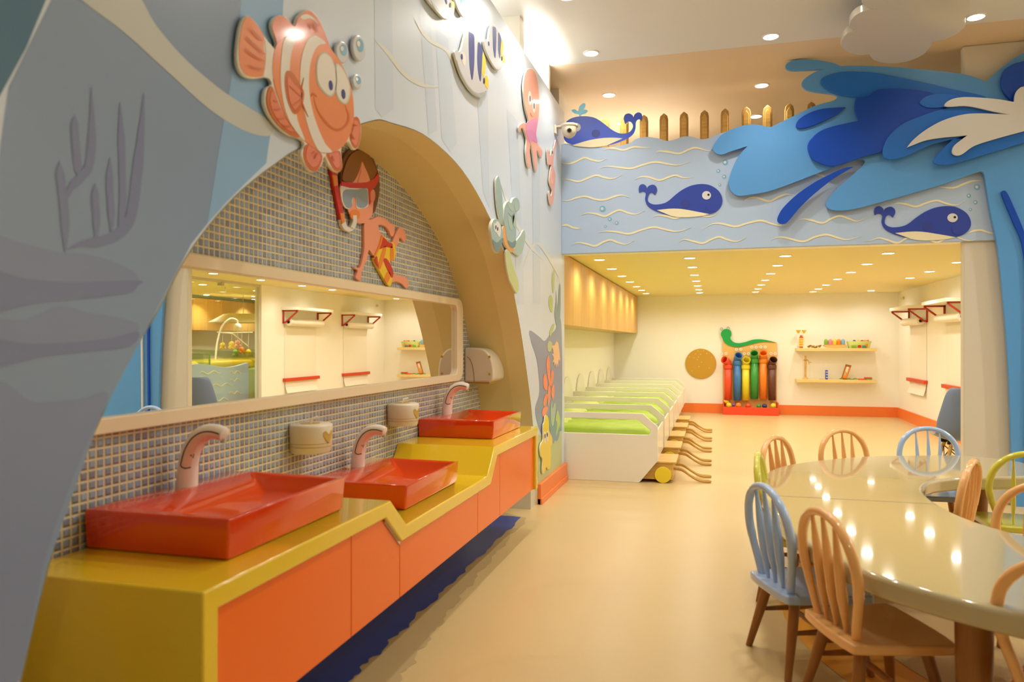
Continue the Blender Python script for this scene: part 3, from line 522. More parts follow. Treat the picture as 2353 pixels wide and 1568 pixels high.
# ---------------------------------------------------------------- beam decoration
def beamline(T, pts, w):
    q = stroke(tpts(T, pts), w); h = len(q)//2
    b = NB(); P3 = [on(a[0], a[1], y=YB-.003) for a in q]; vs = [b.verts.new(p) for p in P3]; vb = [b.verts.new(p + Vector((0, .0025, 0))) for p in P3]
    n = len(q)
    for i in range(h-1): b.faces.new((vs[i], vs[i+1], vs[n-2-i], vs[n-1-i]))
    for i in range(n): b.faces.new((vs[i], vs[(i+1) % n], vb[(i+1) % n], vb[i]))
    obj('wave_line', b, 'wave_cream', beam, smooth=False)
for l in ([(470,585),(510,566),(580,566),(650,580),(740,552),(820,556),(900,560)], [(940,612),(980,590),(1060,596),(1160,612),(1240,580),(1310,558),(1400,580),(1480,596)],
 [(66,692),(140,706),(210,686),(290,650),(360,670),(430,682),(495,660)], [(428,750),(500,730),(600,738),(720,748),(830,715),(940,690),(1050,706),(1150,718),(1265,690)],
 [(66,846),(150,852),(240,868),(320,838),(400,812),(470,830),(550,842),(640,808)], [(755,856),(810,826),(880,828),(980,856),(1060,830),(1130,812),(1210,836),(1295,826)],
 [(70,1042),(140,1046),(220,1018),(300,1006),(400,1034),(480,1036),(580,1002),(650,996),(712,1022)], [(255,1184),(320,1160),(400,1166),(480,1188),(560,1150),(620,1132),(700,1160),(770,1168),(845,1138)],
 [(918,1200),(970,1180),(1040,1186),(1130,1206),(1210,1168),(1280,1152),(1370,1180),(1440,1192),(1515,1168)], [(75,1276),(130,1270),(190,1294),(258,1302)],
 [(415,1342),(490,1326),(590,1332),(700,1350),(810,1316),(930,1288),(1040,1312),(1150,1328),(1272,1292)], [(172,1456),(230,1432),(310,1442),(390,1462),(460,1428),(530,1406),(600,1430),(670,1446),(750,1412)],
 [(1405,1294),(1470,1258),(1550,1256),(1680,1282),(1790,1252),(1910,1228),(2010,1256),(2100,1276),(2170,1262)], [(1160,1426),(1210,1402),(1290,1418),(1380,1436),(1450,1404),(1530,1378),(1600,1402),(1690,1420),(1780,1384)],
 [(1758,1050),(1800,1024),(1880,1018),(1990,1050),(2080,1008),(2150,986),(2230,1000)]): beamline(TA, l, 4.2)
for l in ([(265,712),(320,694),(400,706),(500,730),(580,690),(660,666),(740,690),(820,714),(912,676)], [(25,892),(90,862),(170,868),(320,900),(430,858),(540,838),(640,866),(730,884),(862,850)], [(890,900),(950,890),(1020,868),(1100,888),(1190,912),(1280,866),(1370,840),(1460,870),(1550,906),(1640,868),(1700,846),(1790,880),(1860,892),(1945,874)],
 [(1140,574),(1190,548),(1270,558),(1360,580),(1450,548),(1550,524),(1640,552),(1730,566),(1815,524)], [(1560,394),(1640,406),(1720,404),(1800,370),(1880,344),(1980,340)], [(1830,830),(1880,806),(1950,796),(2020,816),(2085,830)], [(425,282),(470,286),(530,306)]): beamline(TC, l, 4.4)
for T, l in ((TA, [(458,1120,28),(525,1215,18),(590,1250,16),(485,1282,13),(1587,693,26),(1523,772,17),(1577,825,19),(1536,900,13)]), (TC, [(1922,400,28),(1846,480,19),(1906,540,20),(1860,607,14)])):
    for x, y, r in l:
        o = cut('painted_bubble', tpts(T, ell(x, y, r, r)), 'y', YB, .002, 'bubble_blue', beam, True, 2, lift=.002)
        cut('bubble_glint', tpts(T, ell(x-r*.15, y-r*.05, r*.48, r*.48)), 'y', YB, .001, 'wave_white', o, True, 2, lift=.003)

W2 = [(790,940),(800,905),(830,893),(858,910),(866,937,1),(880,912),(920,898),(950,915),(958,950),(940,993,1),(910,970),(885,985),(873,1030),(885,1060),(930,1080),(1000,1075),(1060,1050),(1130,990),(1200,940),(1280,905),(1370,892),(1450,905),(1520,950),(1555,1010),(1558,1070),(1530,1120),(1490,1150),(1440,1168,1),(1300,1140),(1180,1120),(1080,1118),(955,1131,1),(1080,1182,1),(960,1145),(880,1100),(850,1040),(855,980),(830,958),(795,972,1)]
def whale(lab, T, f, mblue, y=YB):
    W = [f(p) + tuple(p[2:]) for p in W2]
    r = thing('whale_cutout', lab, 'wall decoration', on(*T(f((1100, 1185))), y=y), 'whales on the beam')
    cut('whale_body', tpts(T, W), 'y', y, .008, mblue, r, True, 5, lift=.008)
    L = [('belly', 'wave_cream', [(955,1133),(1080,1118),(1180,1121),(1300,1141),(1440,1168,1),(1350,1188),(1200,1198),(1080,1183)], .007), ('eye', 'wave_white', ell(1414,996,41,39), .011), ('pupil', 'black', ell(1432,991,10,10), .0125), ('cheek', 'whale_cheek', ell(1220,1072,43,38), .010), ('mouth', 'whale_cheek', stroke([(1408,1080),(1415,1120),(1445,1142),(1500,1145)], 7), .010)]
    for nm, m, pts, lf in L: cut(nm, [T(f(p)) + tuple(p[2:]) for p in pts], 'y', y, lf, m, r, nm != 'mouth', 3, lift=lf)
whale('blue whale panel on the beam, left of the big wave', TA, lambda p: (p[0], p[1]), 'whale_deep')
whale('blue whale panel on the beam, near the white pillar', TC, lambda p: (975 + (p[0]-790)*1.155, 576 + (p[1]-893)*1.035), 'whale_deep')
w1 = thing('whale_cutout', 'bright blue spouting whale panel riding on top of the wavy beam', 'wall decoration', on(*TA((380, 550)), y=YB), 'whales on the beam')
for nm, m, pts, lf, th in (
 ('whale_body', 'whale_blue', [(98,400),(105,355),(135,310),(200,278),(300,268),(390,285),(470,335),(540,390),(610,425),(680,425),(720,400),(738,360),(720,322),(690,318),(665,340,1),(652,295),(665,255),(700,243),(732,258),(742,278,1),(755,250),(785,233),(815,245),(823,280),(815,310,1),(790,295),(765,320),(760,380),(740,430),(690,470),(600,510),(500,536,1),(645,472,1),(560,465),(450,470),(330,490),(190,530,1),(130,510),(103,470)], .012, .012),
 ('belly', 'wave_cream', [(185,530),(330,490),(450,470),(560,465),(648,471,1),(600,500),(520,530),(380,553),(250,546)], .011, .011), ('eye', 'wave_white', ell(220,370,37,38), .014, .003), ('pupil', 'black', ell(204,361,10,11), .0155, .003), ('cheek', 'whale_cheek', ell(397,428,38,37), .0135, .003),
 ('spout', 'sky_blue', [(245,288),(238,252),(200,242),(173,215),(205,205),(233,222),(245,180),(280,148),(300,158),(290,195),(262,222),(290,207),(320,216),(300,242),(262,256),(255,288)], .009, .012)):
    cut(nm, tpts(TA, pts), 'y', YB, th, m, w1, True, 4, lift=lf)

# big breaking wave, layered panels
YW = 6.95
wave = thing('wave_cutout', 'huge layered blue wave panel sweeping over the beam and down the column', 'wall decoration', (2.8, YW, 0))
WB = [(1637.5,340),(1645,325),(1662,307),(1695,292),(1727,286),(1752,289),(1770,292),(1784,286),(1858,250),(1862,247),(1890,238),(1915,231),(1924,222),(1912,216),(1872,211),(1850,204),(1842,193),(1850,180),(1872,166),(1893,159,1),(1852,161),(1820,162),(1806,157),(1807,147),(1822,139),(1850,136),(1885,139),(1915,145),(1931,152,1),(1980,151),(2065,155),(2165,164),(2220,172),(2252,182),(2265,188,1),(2290,165),(2315,145),(2353,121),(2450,80),(2600,75,1),(2640,1155,1),(2333,1172,1),(2330,1100),(2325,1045),(2320,900),(2313,775),(2302,650),(2292,562),(2277,490),(2265,420),(2261,400),(2254,394),(2240,398),(2155,427),(2015,467),(1965,480),(1930,484),(1905,480),(1898,468),(1905,455),(1925,432),(1965,397),(1985,377),(1986,369),(1975,365,1),(1925,381),(1872,401),(1810,425),(1765,440),(1732,446),(1700,450),(1682,442),(1674,422),(1680,395),(1695,362),(1717,336,1),(1682,347),(1660,355),(1645,352)]
cut('base_panel', WB, 'y', YW, .03, 'wave_light', wave, True, 4, bev=.004)
for nm, m, T, pts, lf in (
 ('royal_lobe', 'wave_royal', TB, [(485,760),(520,705),(650,664),(800,657),(1000,672),(1300,730),(1700,820),(2000,890),(1900,950),(1500,1000),(1000,960),(820,893,1),(700,880),(560,835)], .02),
 ('navy_lobe', 'wave_navy', TB, [(820,893,1),(920,882),(980,840),(1060,818),(1300,822),(1530,862),(1640,960),(1620,1000),(1300,1130),(1100,1280),(1055,1385),(880,1440),(640,1520),(540,1522),(430,1480),(380,1420),(362,1350),(390,1280),(470,1210),(600,1160),(838,1108,1),(805,1050),(793,980),(803,920)], .04),
 ('small_leaf', 'wave_navy', TB, [(255,1150),(280,1100),(360,1045),(500,1000),(717,985,1),(640,1050),(520,1110),(400,1160),(310,1182),(265,1175)], .02),
 ('royal_oval', 'wave_royal', TB, [(1392,945),(1420,905),(1480,875),(1580,860),(1750,875),(1700,940),(1640,980),(1520,992),(1440,980)], .05),
 ('royal_claw', 'wave_royal', TB, [(1055,1430),(1062,1350),(1120,1240),(1250,1130),(1450,1050),(1620,1000),(1800,980),(2200,1050),(2000,1250),(1690,1282,1),(1500,1330),(1280,1430),(1150,1465),(1080,1455)], .06),
 ('royal_claw', 'wave_royal', TB, [(1520,1490),(1560,1420),(1692,1284,1),(1830,1240),(2000,1230),(2353,1150),(2600,1100),(2600,1240),(2353,1310),(2000,1420),(1700,1505),(1580,1515)], .06),
 ('white_crest', 'wave_white', TB, [(1620,970),(1660,925),(1750,897),(1880,893),(2100,910),(2262,937,1),(2270,870),(2300,820),(2350,795),(2480,800),(2600,900),(2560,1150),(2353,1205),(2150,1260),(1980,1310),(1880,1350),(1790,1415),(1740,1430),(1700,1415),(1692,1380),(1720,1330),(1830,1245,1),(1600,1265),(1450,1290),(1340,1330),(1278,1355,1),(1330,1290),(1440,1200),(1600,1110),(1780,1055),(1950,1042),(2208,1052,1),(2050,1020),(1900,985),(1800,973),(1680,980)], .085),
 ('navy_fin', 'wave_navy', TB, [(2353,560),(2250,590),(2170,650),(2140,740),(2150,820),(2200,890),(2262,935),(2400,850),(2600,750),(2560,560),(2450,530)], .035),
 ('navy_splash', 'wave_navy', TC, [(787,212,1),(700,225),(560,285),(400,370),(250,480),(130,600),(85,690),(100,730),(145,738),(190,710),(300,580),(450,440),(620,310)], .02),
 ('navy_strip', 'wave_navy', TC, [(2145,450),(2175,432),(2210,470),(2270,600),(2352,800),(2420,1050),(2420,1700),(2400,2900),(2370,2900),(2385,1700),(2350,1010),(2250,720),(2170,530)], .02),
 ('white_strip', 'wave_white', TC, [(2600,500),(2640,500),(2560,1100),(2530,1700),(2510,3100),(2490,3100),(2500,1700),(2520,1000)], .02)):
    cut(nm, tpts(T, pts), 'y', YW, .018, m, wave, True, 5, bev=.004, lift=lf)

# picket fence on the mezzanine
for i in range(12):
    x = -1.28 + .1985*i
    b = NB(); prism(b, [(x-.043, 7.6, 2.45), (x+.043, 7.6, 2.45), (x+.043, 7.6, 3.60), (x+.035, 7.6, 3.635), (x, 7.6, 3.665), (x-.035, 7.6, 3.635), (x-.043, 7.6, 3.60)], (0, .03, 0))
    r = tag(obj('fence_picket', b, 'picket_wood', bev=.008), f'pointed wooden picket on the mezzanine, {ORD[i] if i < 11 else "twelfth"} from the left', 'fence picket', 'pickets behind the wave beam')
    b = NB(); prism(b, [(x-.026, 7.6, 2.5), (x+.026, 7.6, 2.5), (x+.026, 7.6, 3.585), (x, 7.6, 3.625), (x-.026, 7.6, 3.585)], (0, -.008, 0)); obj('raised_panel', b, 'pine', r, bev=.004)

# hanging cloud
CL = [(866,0),(882,50),(978,90,1),(880,105),(790,150),(746,220),(760,265),(812,282,1),(740,300),(690,350),(668,410),(700,460),(780,495),(860,503),(928,500,1),(960,545),(1050,578),(1180,582),(1330,550),(1440,490),(1500,425),(1506,385,1),(1600,370),(1720,320),(1800,260),(1812,220),(1782,192,1),(1850,100),(1850,-80),(1650,-160),(1500,-220),(1250,-180),(1100,-220),(950,-120)]
P = [on(*p, z=3.58) for p in crom([TB(p) + tuple(p[2:]) for p in CL], True, 5)]
b = NB(); prism(b, P, (0, 0, .05)); cl = tag(obj('cloud_panel', b, 'cloud_white', bev=.008), 'flat white cloud panel hanging under the ceiling by the wave', 'ceiling decoration')
b = NB()
c0 = sum((p for p in P), Vector())/len(P)
for dx, dy in ((-.2, 0), (.25, .1)): tube(b, [(c0.x+dx, c0.y+dy, 3.62), (c0.x+dx, c0.y+dy, ZC)], .006, 6)
obj('hanging_rod', b, 'white_paint', cl)
# dome camera
q = on(1308, 300, y=6.7)
cc = thing('dome_camera', 'small white dome security camera on the wall corner by the spouting whale', 'security camera', (q.x, q.y, q.z-.08))
b = NB(); box(b, XW, XW+.02, q.y-.05, q.y+.05, q.z-.03, q.z+.05); box(b, XW, q.x+.08, q.y-.035, q.y+.035, q.z+.03, q.z+.045); lathe(b, [(.078, .03), (.082, .04), (.082, .052), (.06, .056)], q, 24); obj('bracket', b, 'grey_plastic', cc, bev=.004)
b = NB(); lathe(b, [(.0, -.07), (.025, -.066), (.05, -.048), (.066, -.02), (.071, .01), (.071, .03)], q, 24); obj('dome', b, 'grey_plastic', cc)
b = NB(); d = (Vector((0.1, 0, H)) - q).normalized(); tube(b, [q + d*.045, q + d*.072], .022, 16); o = obj('lens_ring', b, 'chrome', cc); b = NB(); tube(b, [q + d*.06, q + d*.074], .014, 14); obj('lens', b, 'black', o)

# ---------------------------------------------------------------- vanity
XFc, Z1, Z2, Z3, ZBt, T_ = -1.22, .73, .60, .745, .30, .06
op = [(1.567, ZBt), (1.567, Z1), (2.67, Z1), (2.825, Z2), (3.965, Z2), (4.10, Z3), (5.185, Z3), (5.185, ZBt)]
ip = [(5.125, ZBt), (5.125, Z3-T_), (4.155, Z3-T_), (4.02, Z2-T_), (2.78, Z2-T_), (2.63, Z1-T_), (1.627, Z1-T_), (1.627, ZBt)]
b = NB(); prism(b, [(XFc, y, z) for y, z in op+ip], (XB-XFc+.001, 0, 0))
tag(obj('worktop', b, 'counter_yellow', bev=.006), 'glossy yellow stepped worktop folding down at both ends of the washing counter', 'worktop')
def under(y):
    for (a, za), (c, zc) in zip(ip[1:7][::-1], ip[1:7][::-1][1:]):
        if a <= y <= c: return za + (zc-za)*(y-a)/(c-a) if c > a else za
    return Z1-T_
ds = [1.629, 2.378, 2.797, 3.832, 4.262, 5.123]
dl = ['longest orange cabinet unit, nearest under the big basin step', 'narrow orange cabinet unit under the downward step of the worktop', 'orange cabinet unit under the low middle basin', 'narrow orange cabinet unit under the upward step of the worktop', 'orange cabinet unit at the far end of the washing counter']
for i in range(5):
    y0, y1 = ds[i]+.002, ds[i+1]-.002
    ys = sorted({y0, y1} | {y for y, z in ip if y0 < y < y1})
    r = thing('vanity_cabinet', dl[i], 'cabinet', (XFc-.3, (y0+y1)/2, ZBt), 'cabinets under the washing counter')
    pts = [(y, under(y)-.004) for y in ys]
    b = NB(); prism(b, [(XFc-.018, y0, ZBt+.005), (XFc-.018, y1, ZBt+.005)] + [(XFc-.018, y, z) for y, z in pts[::-1]], (-.018, 0, 0)); obj('door', b, 'cab_orange', r, bev=.0025)
    b = NB(); prism(b, [(XFc-.037, y0+.004, ZBt+.01), (XFc-.037, y1-.004, ZBt+.01)] + [(XFc-.037, min(max(y, y0+.004), y1-.004), z-.012) for y, z in pts[::-1]], (-.53, 0, 0)); obj('carcass', b, 'cab_inner', r)
    if i == 1:
        b = NB(); prism(b, [(XFc-.012, 2.645, .66), (XFc-.012, 2.79, .535), (XFc-.012, 2.785, .525), (XFc-.012, 2.64, .65)], (-.02, 0, 0)); obj('metal_strip', b, 'chrome', r)
b = NB(); box(b, -1.78, -1.7, 1.7, 5.0, 0, ZBt+.004); tag(obj('plinth_board', b, 'cab_inner'), 'recessed plinth board in the dark under the washing counter', 'plinth')

def basin(y0, y1, zb, zt, lab):
    x0, x1 = XB+.006, -1.318
    r = thing('wash_basin', lab, 'wash basin', ((x0+x1)/2, (y0+y1)/2, zb), 'orange basins on the counter')
    b = NB(); e = .008
    o = [[(x0, y0+e, zb), (x1-e, y0+e, zb), (x1-e, y1-e, zb), (x0, y1-e, zb)], [(x0, y0, zt), (x1, y0, zt), (x1, y1, zt), (x0, y1, zt)],
         [(x0+.135, y0+.03, zt), (x1-.022, y0+.03, zt), (x1-.022, y1-.03, zt), (x0+.135, y1-.03, zt)],
         [(x0+.20, y0+.075, zt-.05), (x1-.035, y0+.05, zt-.045), (x1-.035, y1-.05, zt-.045), (x0+.20, y1-.075, zt-.05)],
         [(x0+.26, y0+.17, zt-.085), (x1-.07, y0+.14, zt-.088), (x1-.07, y1-.14, zt-.088), (x0+.26, y1-.17, zt-.085)]]
    R = [[b.verts.new(p) for p in l] for l in o]
    b.faces.new(R[0][::-1])
    for A, B in zip(R, R[1:]):
        for k in range(4): b.faces.new((A[k], A[(k+1) % 4], B[(k+1) % 4], B[k]))
    b.faces.new(R[4]); obj('bowl', b, 'basin_orange', r, bev=.011, seg=4, ang=180)
    b = NB(); lathe(b, [(.022, 0), (.022, .004), (.012, .005)], (x1-.12, (y0+y1)/2, zt-.087), 20); obj('drain', b, 'chrome', r)
BS = ((1.80, 2.49, Z1, .85, 'largest-looking orange basin on the near step of the counter'), (3.05, 3.75, Z2, .712, 'orange basin on the low middle step of the counter'), (4.40, 5.09, Z3, .86, 'orange basin on the far raised step of the counter'))
for a in BS: basin(*a)
def faucet(y, z, lab):
    x = XB + .075
    r = thing('swan_faucet', lab, 'faucet', (x, y, z), 'white faucets over the basins')
    sp = [(0, 0), (.003, .05), (.008, .09), (.022, .135), (.048, .172), (.083, .192), (.122, .194), (.155, .184)]
    pts = [(x + p[0], y, z + p[1]) for p in crom(sp, False, 5)]; n = len(pts)
    rr = [.036 - .012*(i/(n-1))**1.2 for i in range(n)]; rr[-1] = .014
    b = NB(); tube(b, pts, rr, 20); obj('spout_body', b, 'faucet_white', r)
    # painted inner face, dark outline and blade-shaped mark on both cheeks
    for s in (-1, 1):
        def sd(u, v):  # u along the spline, v across (towards the inside of the bend)
            i = min(int(u*(n-1)), n-2); f = u*(n-1)-i
            p = Vector(pts[i]).lerp(Vector(pts[i+1]), f); t = (Vector(pts[i+1])-Vector(pts[i])).normalized(); inn = Vector((t.z, 0, -t.x))
            R_ = rr[i]; off = max(-.9, min(.9, v)); return p + inn*off*R_ + Vector((0, s, 0))*(R_*math.sqrt(1-off*off)+.0012)
        b = NB(); rows = [[sd(u, v) for u in [.22+.74*k/24 for k in range(25)]] for v in (-.15, .2, .5, .8)]; grid(b, rows); obj('pink_cheek', b, 'faucet_pink', r)
        line = [sd(.24, .8), sd(.22, .4), sd(.23, .1)] + [sd(.25+.70*k/20, -.12) for k in range(21)]
        b = NB(); tube(b, line, .0022, 6); obj('outline', b, 'black', r)
        b = NB(); b.faces.new([b.verts.new(sd(u, v)) for u, v in ((.35, .85), (.385, .55), (.385, .1), (.40, .5), (.41, .85))]); obj('dark_mark', b, 'black', r)
    b = NB(); tube(b, [Vector(pts[-3]) + Vector((0, 0, -.014)), Vector(pts[-3]) + Vector((0, 0, -.030))], .010, 14); obj('aerator', b, 'chrome', r)
faucet(2.17, .85, 'white swan-neck faucet on the nearest basin'); faucet(3.44, .712, 'white swan-neck faucet on the middle low basin'); faucet(4.75, .86, 'white swan-neck faucet on the farthest basin')
def dispenser(y, z, w, lab):
    r = thing('tissue_dispenser', lab, 'dispenser', (XB+.07, y, z), 'white dispensers on the tiles')
    R_ = w/2; c = (XB+.004+R_*.62, y, z)
    def ring(k, zz):
        return [(max(XB+.001, c[0]+R_*k*math.cos(a)), c[1]+R_*k*math.sin(a), z+zz) for a in [2*math.pi*i/32 for i in range(32)]]
    b = NB(); L = [[b.verts.new(p) for p in ring(*q)] for q in ((.86, 0), (.92, .008), (.98, .08), (1, .118), (.97, .126), (.9, .13))]
    for A, B in zip(L, L[1:]):
        for k in range(32): b.faces.new((A[k], A[(k+1) % 32], B[(k+1) % 32], B[k]))
    b.faces.new(L[0][::-1]); b.faces.new(L[-1]); obj('body', b, 'grey_plastic', r)
    b = NB(); lathe(b, [(R_*.45, .1305), (R_*.45, .1315)], (c[0], c[1], z), 24); o = obj('lid_slot', b, 'gold', r)
    b = NB(); tube(b, [(c[0], y, z+.13), (c[0]+.005, y+.005, z+.15), (c[0]+.03, y+.02, z+.158)], .006, 8); obj('tissue_tip', b, 'paper', r)
    for zz in (.03, .045):
        b = NB(); tube(b, [(c[0]+R_*.955*math.cos(a), c[1]+R_*.955*math.sin(a), z+zz) for a in [-2.2+4.4*i/30 for i in range(31)]], .0012, 5); obj('seam_line', b, 'gold', r)
    def cyl(a, zz): return (c[0]+R_*1.0*math.cos(a), c[1]+R_*1.0*math.sin(a), z+zz)
    b = NB(); hp = [(0, -.030), (.18, -.016), (.34, .006), (.33, .022), (.2, .026), (.06, .012), (0, .006), (-.06, .012), (-.2, .026), (-.33, .022), (-.34, .006), (-.18, -.016)]
    cv = b.verts.new(cyl(-.1, .075)); vs = [b.verts.new(cyl(-.1+a, .075+zz)) for a, zz in hp]
    for k in range(12): b.faces.new((cv, vs[k], vs[(k+1) % 12]))
    obj('heart_emblem', b, 'gold', r)
dispenser(2.995, .853, .20, 'round white tissue dispenser with a gold heart, between the first two basins'); dispenser(4.02, .864, .20, 'round white tissue dispenser with a gold heart, between the last two basins')

# towel dispenser at the far end of the niche
td = thing('towel_dispenser', 'rounded cream paper towel dispenser on the tiles at the mirror end', 'dispenser', (XB+.1, 5.47, 1.05))
prof = [(0, 0), (.20, 0), (.225, .02), (.23, .06), (.225, .12), (.21, .18), (.17, .235), (.12, .255), (0, .26)]
b = NB(); prism(b, [(XB+.002+x, 5.33, 1.05+z) for x, z in crom([(p[0], p[1], 1) if i in (0, 1, 8) else p for i, p in enumerate(prof)], True, 4)], (0, .30, 0)); obj('cover', b, 'grey_plastic', td, bev=.012, seg=3)
b = NB(); box(b, XB+.03, XB+.19, 5.36, 5.60, 1.035, 1.05); obj('outlet', b, 'gold', td)
b = NB(); tube(b, [(XB+.02+.06*math.cos(a), 5.329, 1.05+.19*math.sin(a)) for a in [math.pi/2*i/12 for i in range(13)]], .0015, 5); obj('seam_line', b, 'black', td)
for zz in (.06, .19):
    b = NB(); lathe(b, [(.010, 0), (.010, .003)], (XB+.2, 5.329, 1.05+zz), 16, 'y'); obj('button', b, 'gold', td)

# mirror
mr = thing('wall_mirror', 'wide mirror in a cream rounded frame above the basins', 'mirror', (XB, 3.3, 1.07))
def rr4(y0, y1, z0, z1, r, n=6):
    p = []
    for cy, cz, a0 in ((y1-r, z1-r, 0), (y0+r, z1-r, 90), (y0+r, z0+r, 180), (y1-r, z0+r, 270)):
        for k in range(n+1):
            a = math.radians(a0+90*k/n); p.append((cy+r*math.cos(a), cz+r*math.sin(a)))
    return p
A, B = rr4(1.35, 5.21, 1.068, 1.668, .09), rr4(1.41, 5.085, 1.118, 1.618, .05)
b = NB(); n = len(A)
L = [[b.verts.new((x, y, z)) for y, z in q] for x, q in ((XB, A), (XB+.035, A), (XB+.035, B), (XB+.008, B))]
for P_, Q_ in zip(L, L[1:]):
    for k in range(n): b.faces.new((P_[k], P_[(k+1) % n], Q_[(k+1) % n], Q_[k]))
obj('frame', b, 'frame_cream', mr, bev=.006)
b = NB(); b.faces.new([b.verts.new((XB+.010, y, z)) for y, z in B]); obj('glass', b, 'mirror_glass', mr, smooth=False, recalc=False)
# ---------------------------------------------------------------- recessed downlights
def make_light(x, y, z, lab, grp, w, col, size=125, r=.055, spot=True):
    t = thing('downlight', lab, 'ceiling light', (x, y, z-.02), grp)
    b = NB(); lathe(b, [(r*1.22, 0), (r*1.2, -.006), (r*1.02, -.008), (r, .004)], (x, y, z), 24); obj('trim_ring', b, 'lamp_ring', t)
    b = NB(); lathe(b, [(r, -.0085), (r*.6, -.0105)], (x, y, z), 24); obj('lens', b, 'lamp_lens', t)
    l = bpy.data.lights.new('lamp_light', 'SPOT'); l.energy = w; l.color = col; l.spot_size = math.radians(size); l.spot_blend = .7; l.shadow_soft_size = r
    o = bpy.data.objects.new('lamp_light', l); C.collection.objects.link(o); o.parent = t; o.location = (0, 0, -.002)
    return t
rows = [(-1.195, [7.98, 9.0, 10.02, 11.0, 11.97, 12.85, 13.7], 'low ceiling row above the toddler beds'), (-.245, [8.07, 9.05, 10.1, 11.1, 12.04, 12.93, 13.75], 'second low ceiling row from the cabinets'),
        (.715, [8.13, 9.11, 10.17, 11.2, 12.11, 13.0, 13.8], 'middle row of the low ceiling'), (1.69, [8.16, 9.22, 10.25, 11.3, 12.4, 13.3, 14.0], 'fourth low ceiling row from the cabinets'), (2.63, [8.25, 9.29, 10.4, 11.36, 14.0], 'low ceiling row nearest the right wall')]
for x, ys, nm in rows:
    for i, y in enumerate(ys):
        make_light(x, y, 2.25, f'{ORD[i]} round downlight from the front, {nm}', 'downlights in the low yellow ceiling', BACK_W*.62, BACK_C, 164)
hl = {(-1.02, 6.34): 'hall ceiling downlight over the edge of the peach ceiling, above the spouting whale', (.45, 6.38): 'hall ceiling downlight left of the hanging cloud', (1.94, 6.41): 'brightest hall ceiling downlight, right of the hanging cloud',
      (-1.02, 7.46): 'downlight in the peach ceiling, farther back above the spouting whale tail', (.45, 7.57): 'downlight in the peach ceiling above the wave tip', (-1.0, 8.46): 'downlight seen between the left pickets', (.45, 8.59): 'downlight seen between the right pickets'}
for (x, y), lab in hl.items():
    make_light(x, y, ZC, lab, 'downlights in the high ceiling', HALL_W*(.06 if x > 1.5 else .42) if y < 7 else MEZZ_W, HALL_C if y < 7 else (1, .85, .62), 130, .058)
for y in (5.25, 4.1, 2.9):
    for x in (.45, 1.94, 3.4): make_light(x, y, ZC, 'hall ceiling downlight above the round table, out of the picture', 'downlights in the high ceiling above the table', HALL_W*.56*(1 if x < 1 else .35 if x < 2 else .2), HALL_C, 150, .058)
make_light(-1.02, 5.25, ZC, 'unseen lamp added above the arch wall', 'downlights in the high ceiling above the arch', HALL_W*.55, HALL_C, 150, .058)
make_light(-1.02, 4.1, ZC, 'unseen lamp added above the arch wall', 'downlights in the high ceiling above the arch', HALL_W*.6, HALL_C, 150, .058)  # extra lamp put in to brighten the right part of the wall
for x, y, k in ((5.2, 5.7, 2.6), (5.2, 3.9, 1.5)): make_light(x, y, ZC, 'unseen fill lamp added at the right side of the hall', 'fill lamps added at the right', HALL_W*k, (1, .96, .9), 178, .058)  # unseen lamps added to throw side light on the left wall and counter
for x, y in ((.6, -.5),): make_light(x, y, ZC, 'unseen fill lamp added behind the camera', 'fill lamps added around the camera', HALL_W*.5, HALL_C, 170, .058)  # extra lamp put in for frontal light on the hall
for x, y in ((1.94, 1.7), (3.4, 1.7), (1.94, .4), (3.4, .4)): make_light(x, y, ZC, 'unseen fill lamp added behind the camera', 'fill lamps added around the camera', HALL_W*.12, HALL_C, 150, .058)  # weak extra lamps added to light the wave and beam from the front
# cove lamp hidden behind the top of the left wall
l = bpy.data.lights.new('hidden_lamp', 'AREA'); l.shape = 'RECTANGLE'; l.size = .15; l.size_y = .8; l.energy = COVE_W; l.color = (1, .97, .92)
o = bpy.data.objects.new('hidden_lamp', l); C.collection.objects.link(o); o.location = (-1.58, 6.05, 3.42); o.rotation_euler = (math.pi, 0, 0)
l3 = bpy.data.lights.new('hidden_lamp', 'AREA'); l3.shape = 'RECTANGLE'; l3.size = .15; l3.size_y = 1.8; l3.energy = COVE_W*.25; l3.color = (1, .97, .92)
o = bpy.data.objects.new('hidden_lamp', l3); C.collection.objects.link(o); o.location = (-1.58, 4.4, 3.42); o.rotation_euler = (math.pi, 0, 0)
mezz_fill = bpy.data.lights.new('hidden_lamp', 'AREA'); mezz_fill.shape = 'RECTANGLE'; mezz_fill.size = .1; mezz_fill.size_y = 2.0; mezz_fill.energy = COVE_W*1.1; mezz_fill.color = (1, .97, .92)  # unseen lamp added behind the beam to whiten the mezzanine wall
o = bpy.data.objects.new('hidden_lamp', mezz_fill); C.collection.objects.link(o); o.location = (-1.15, 8.6, 2.6); o.rotation_euler = Vector((-.6, 0, .8)).to_track_quat('-Z', 'Y').to_euler()

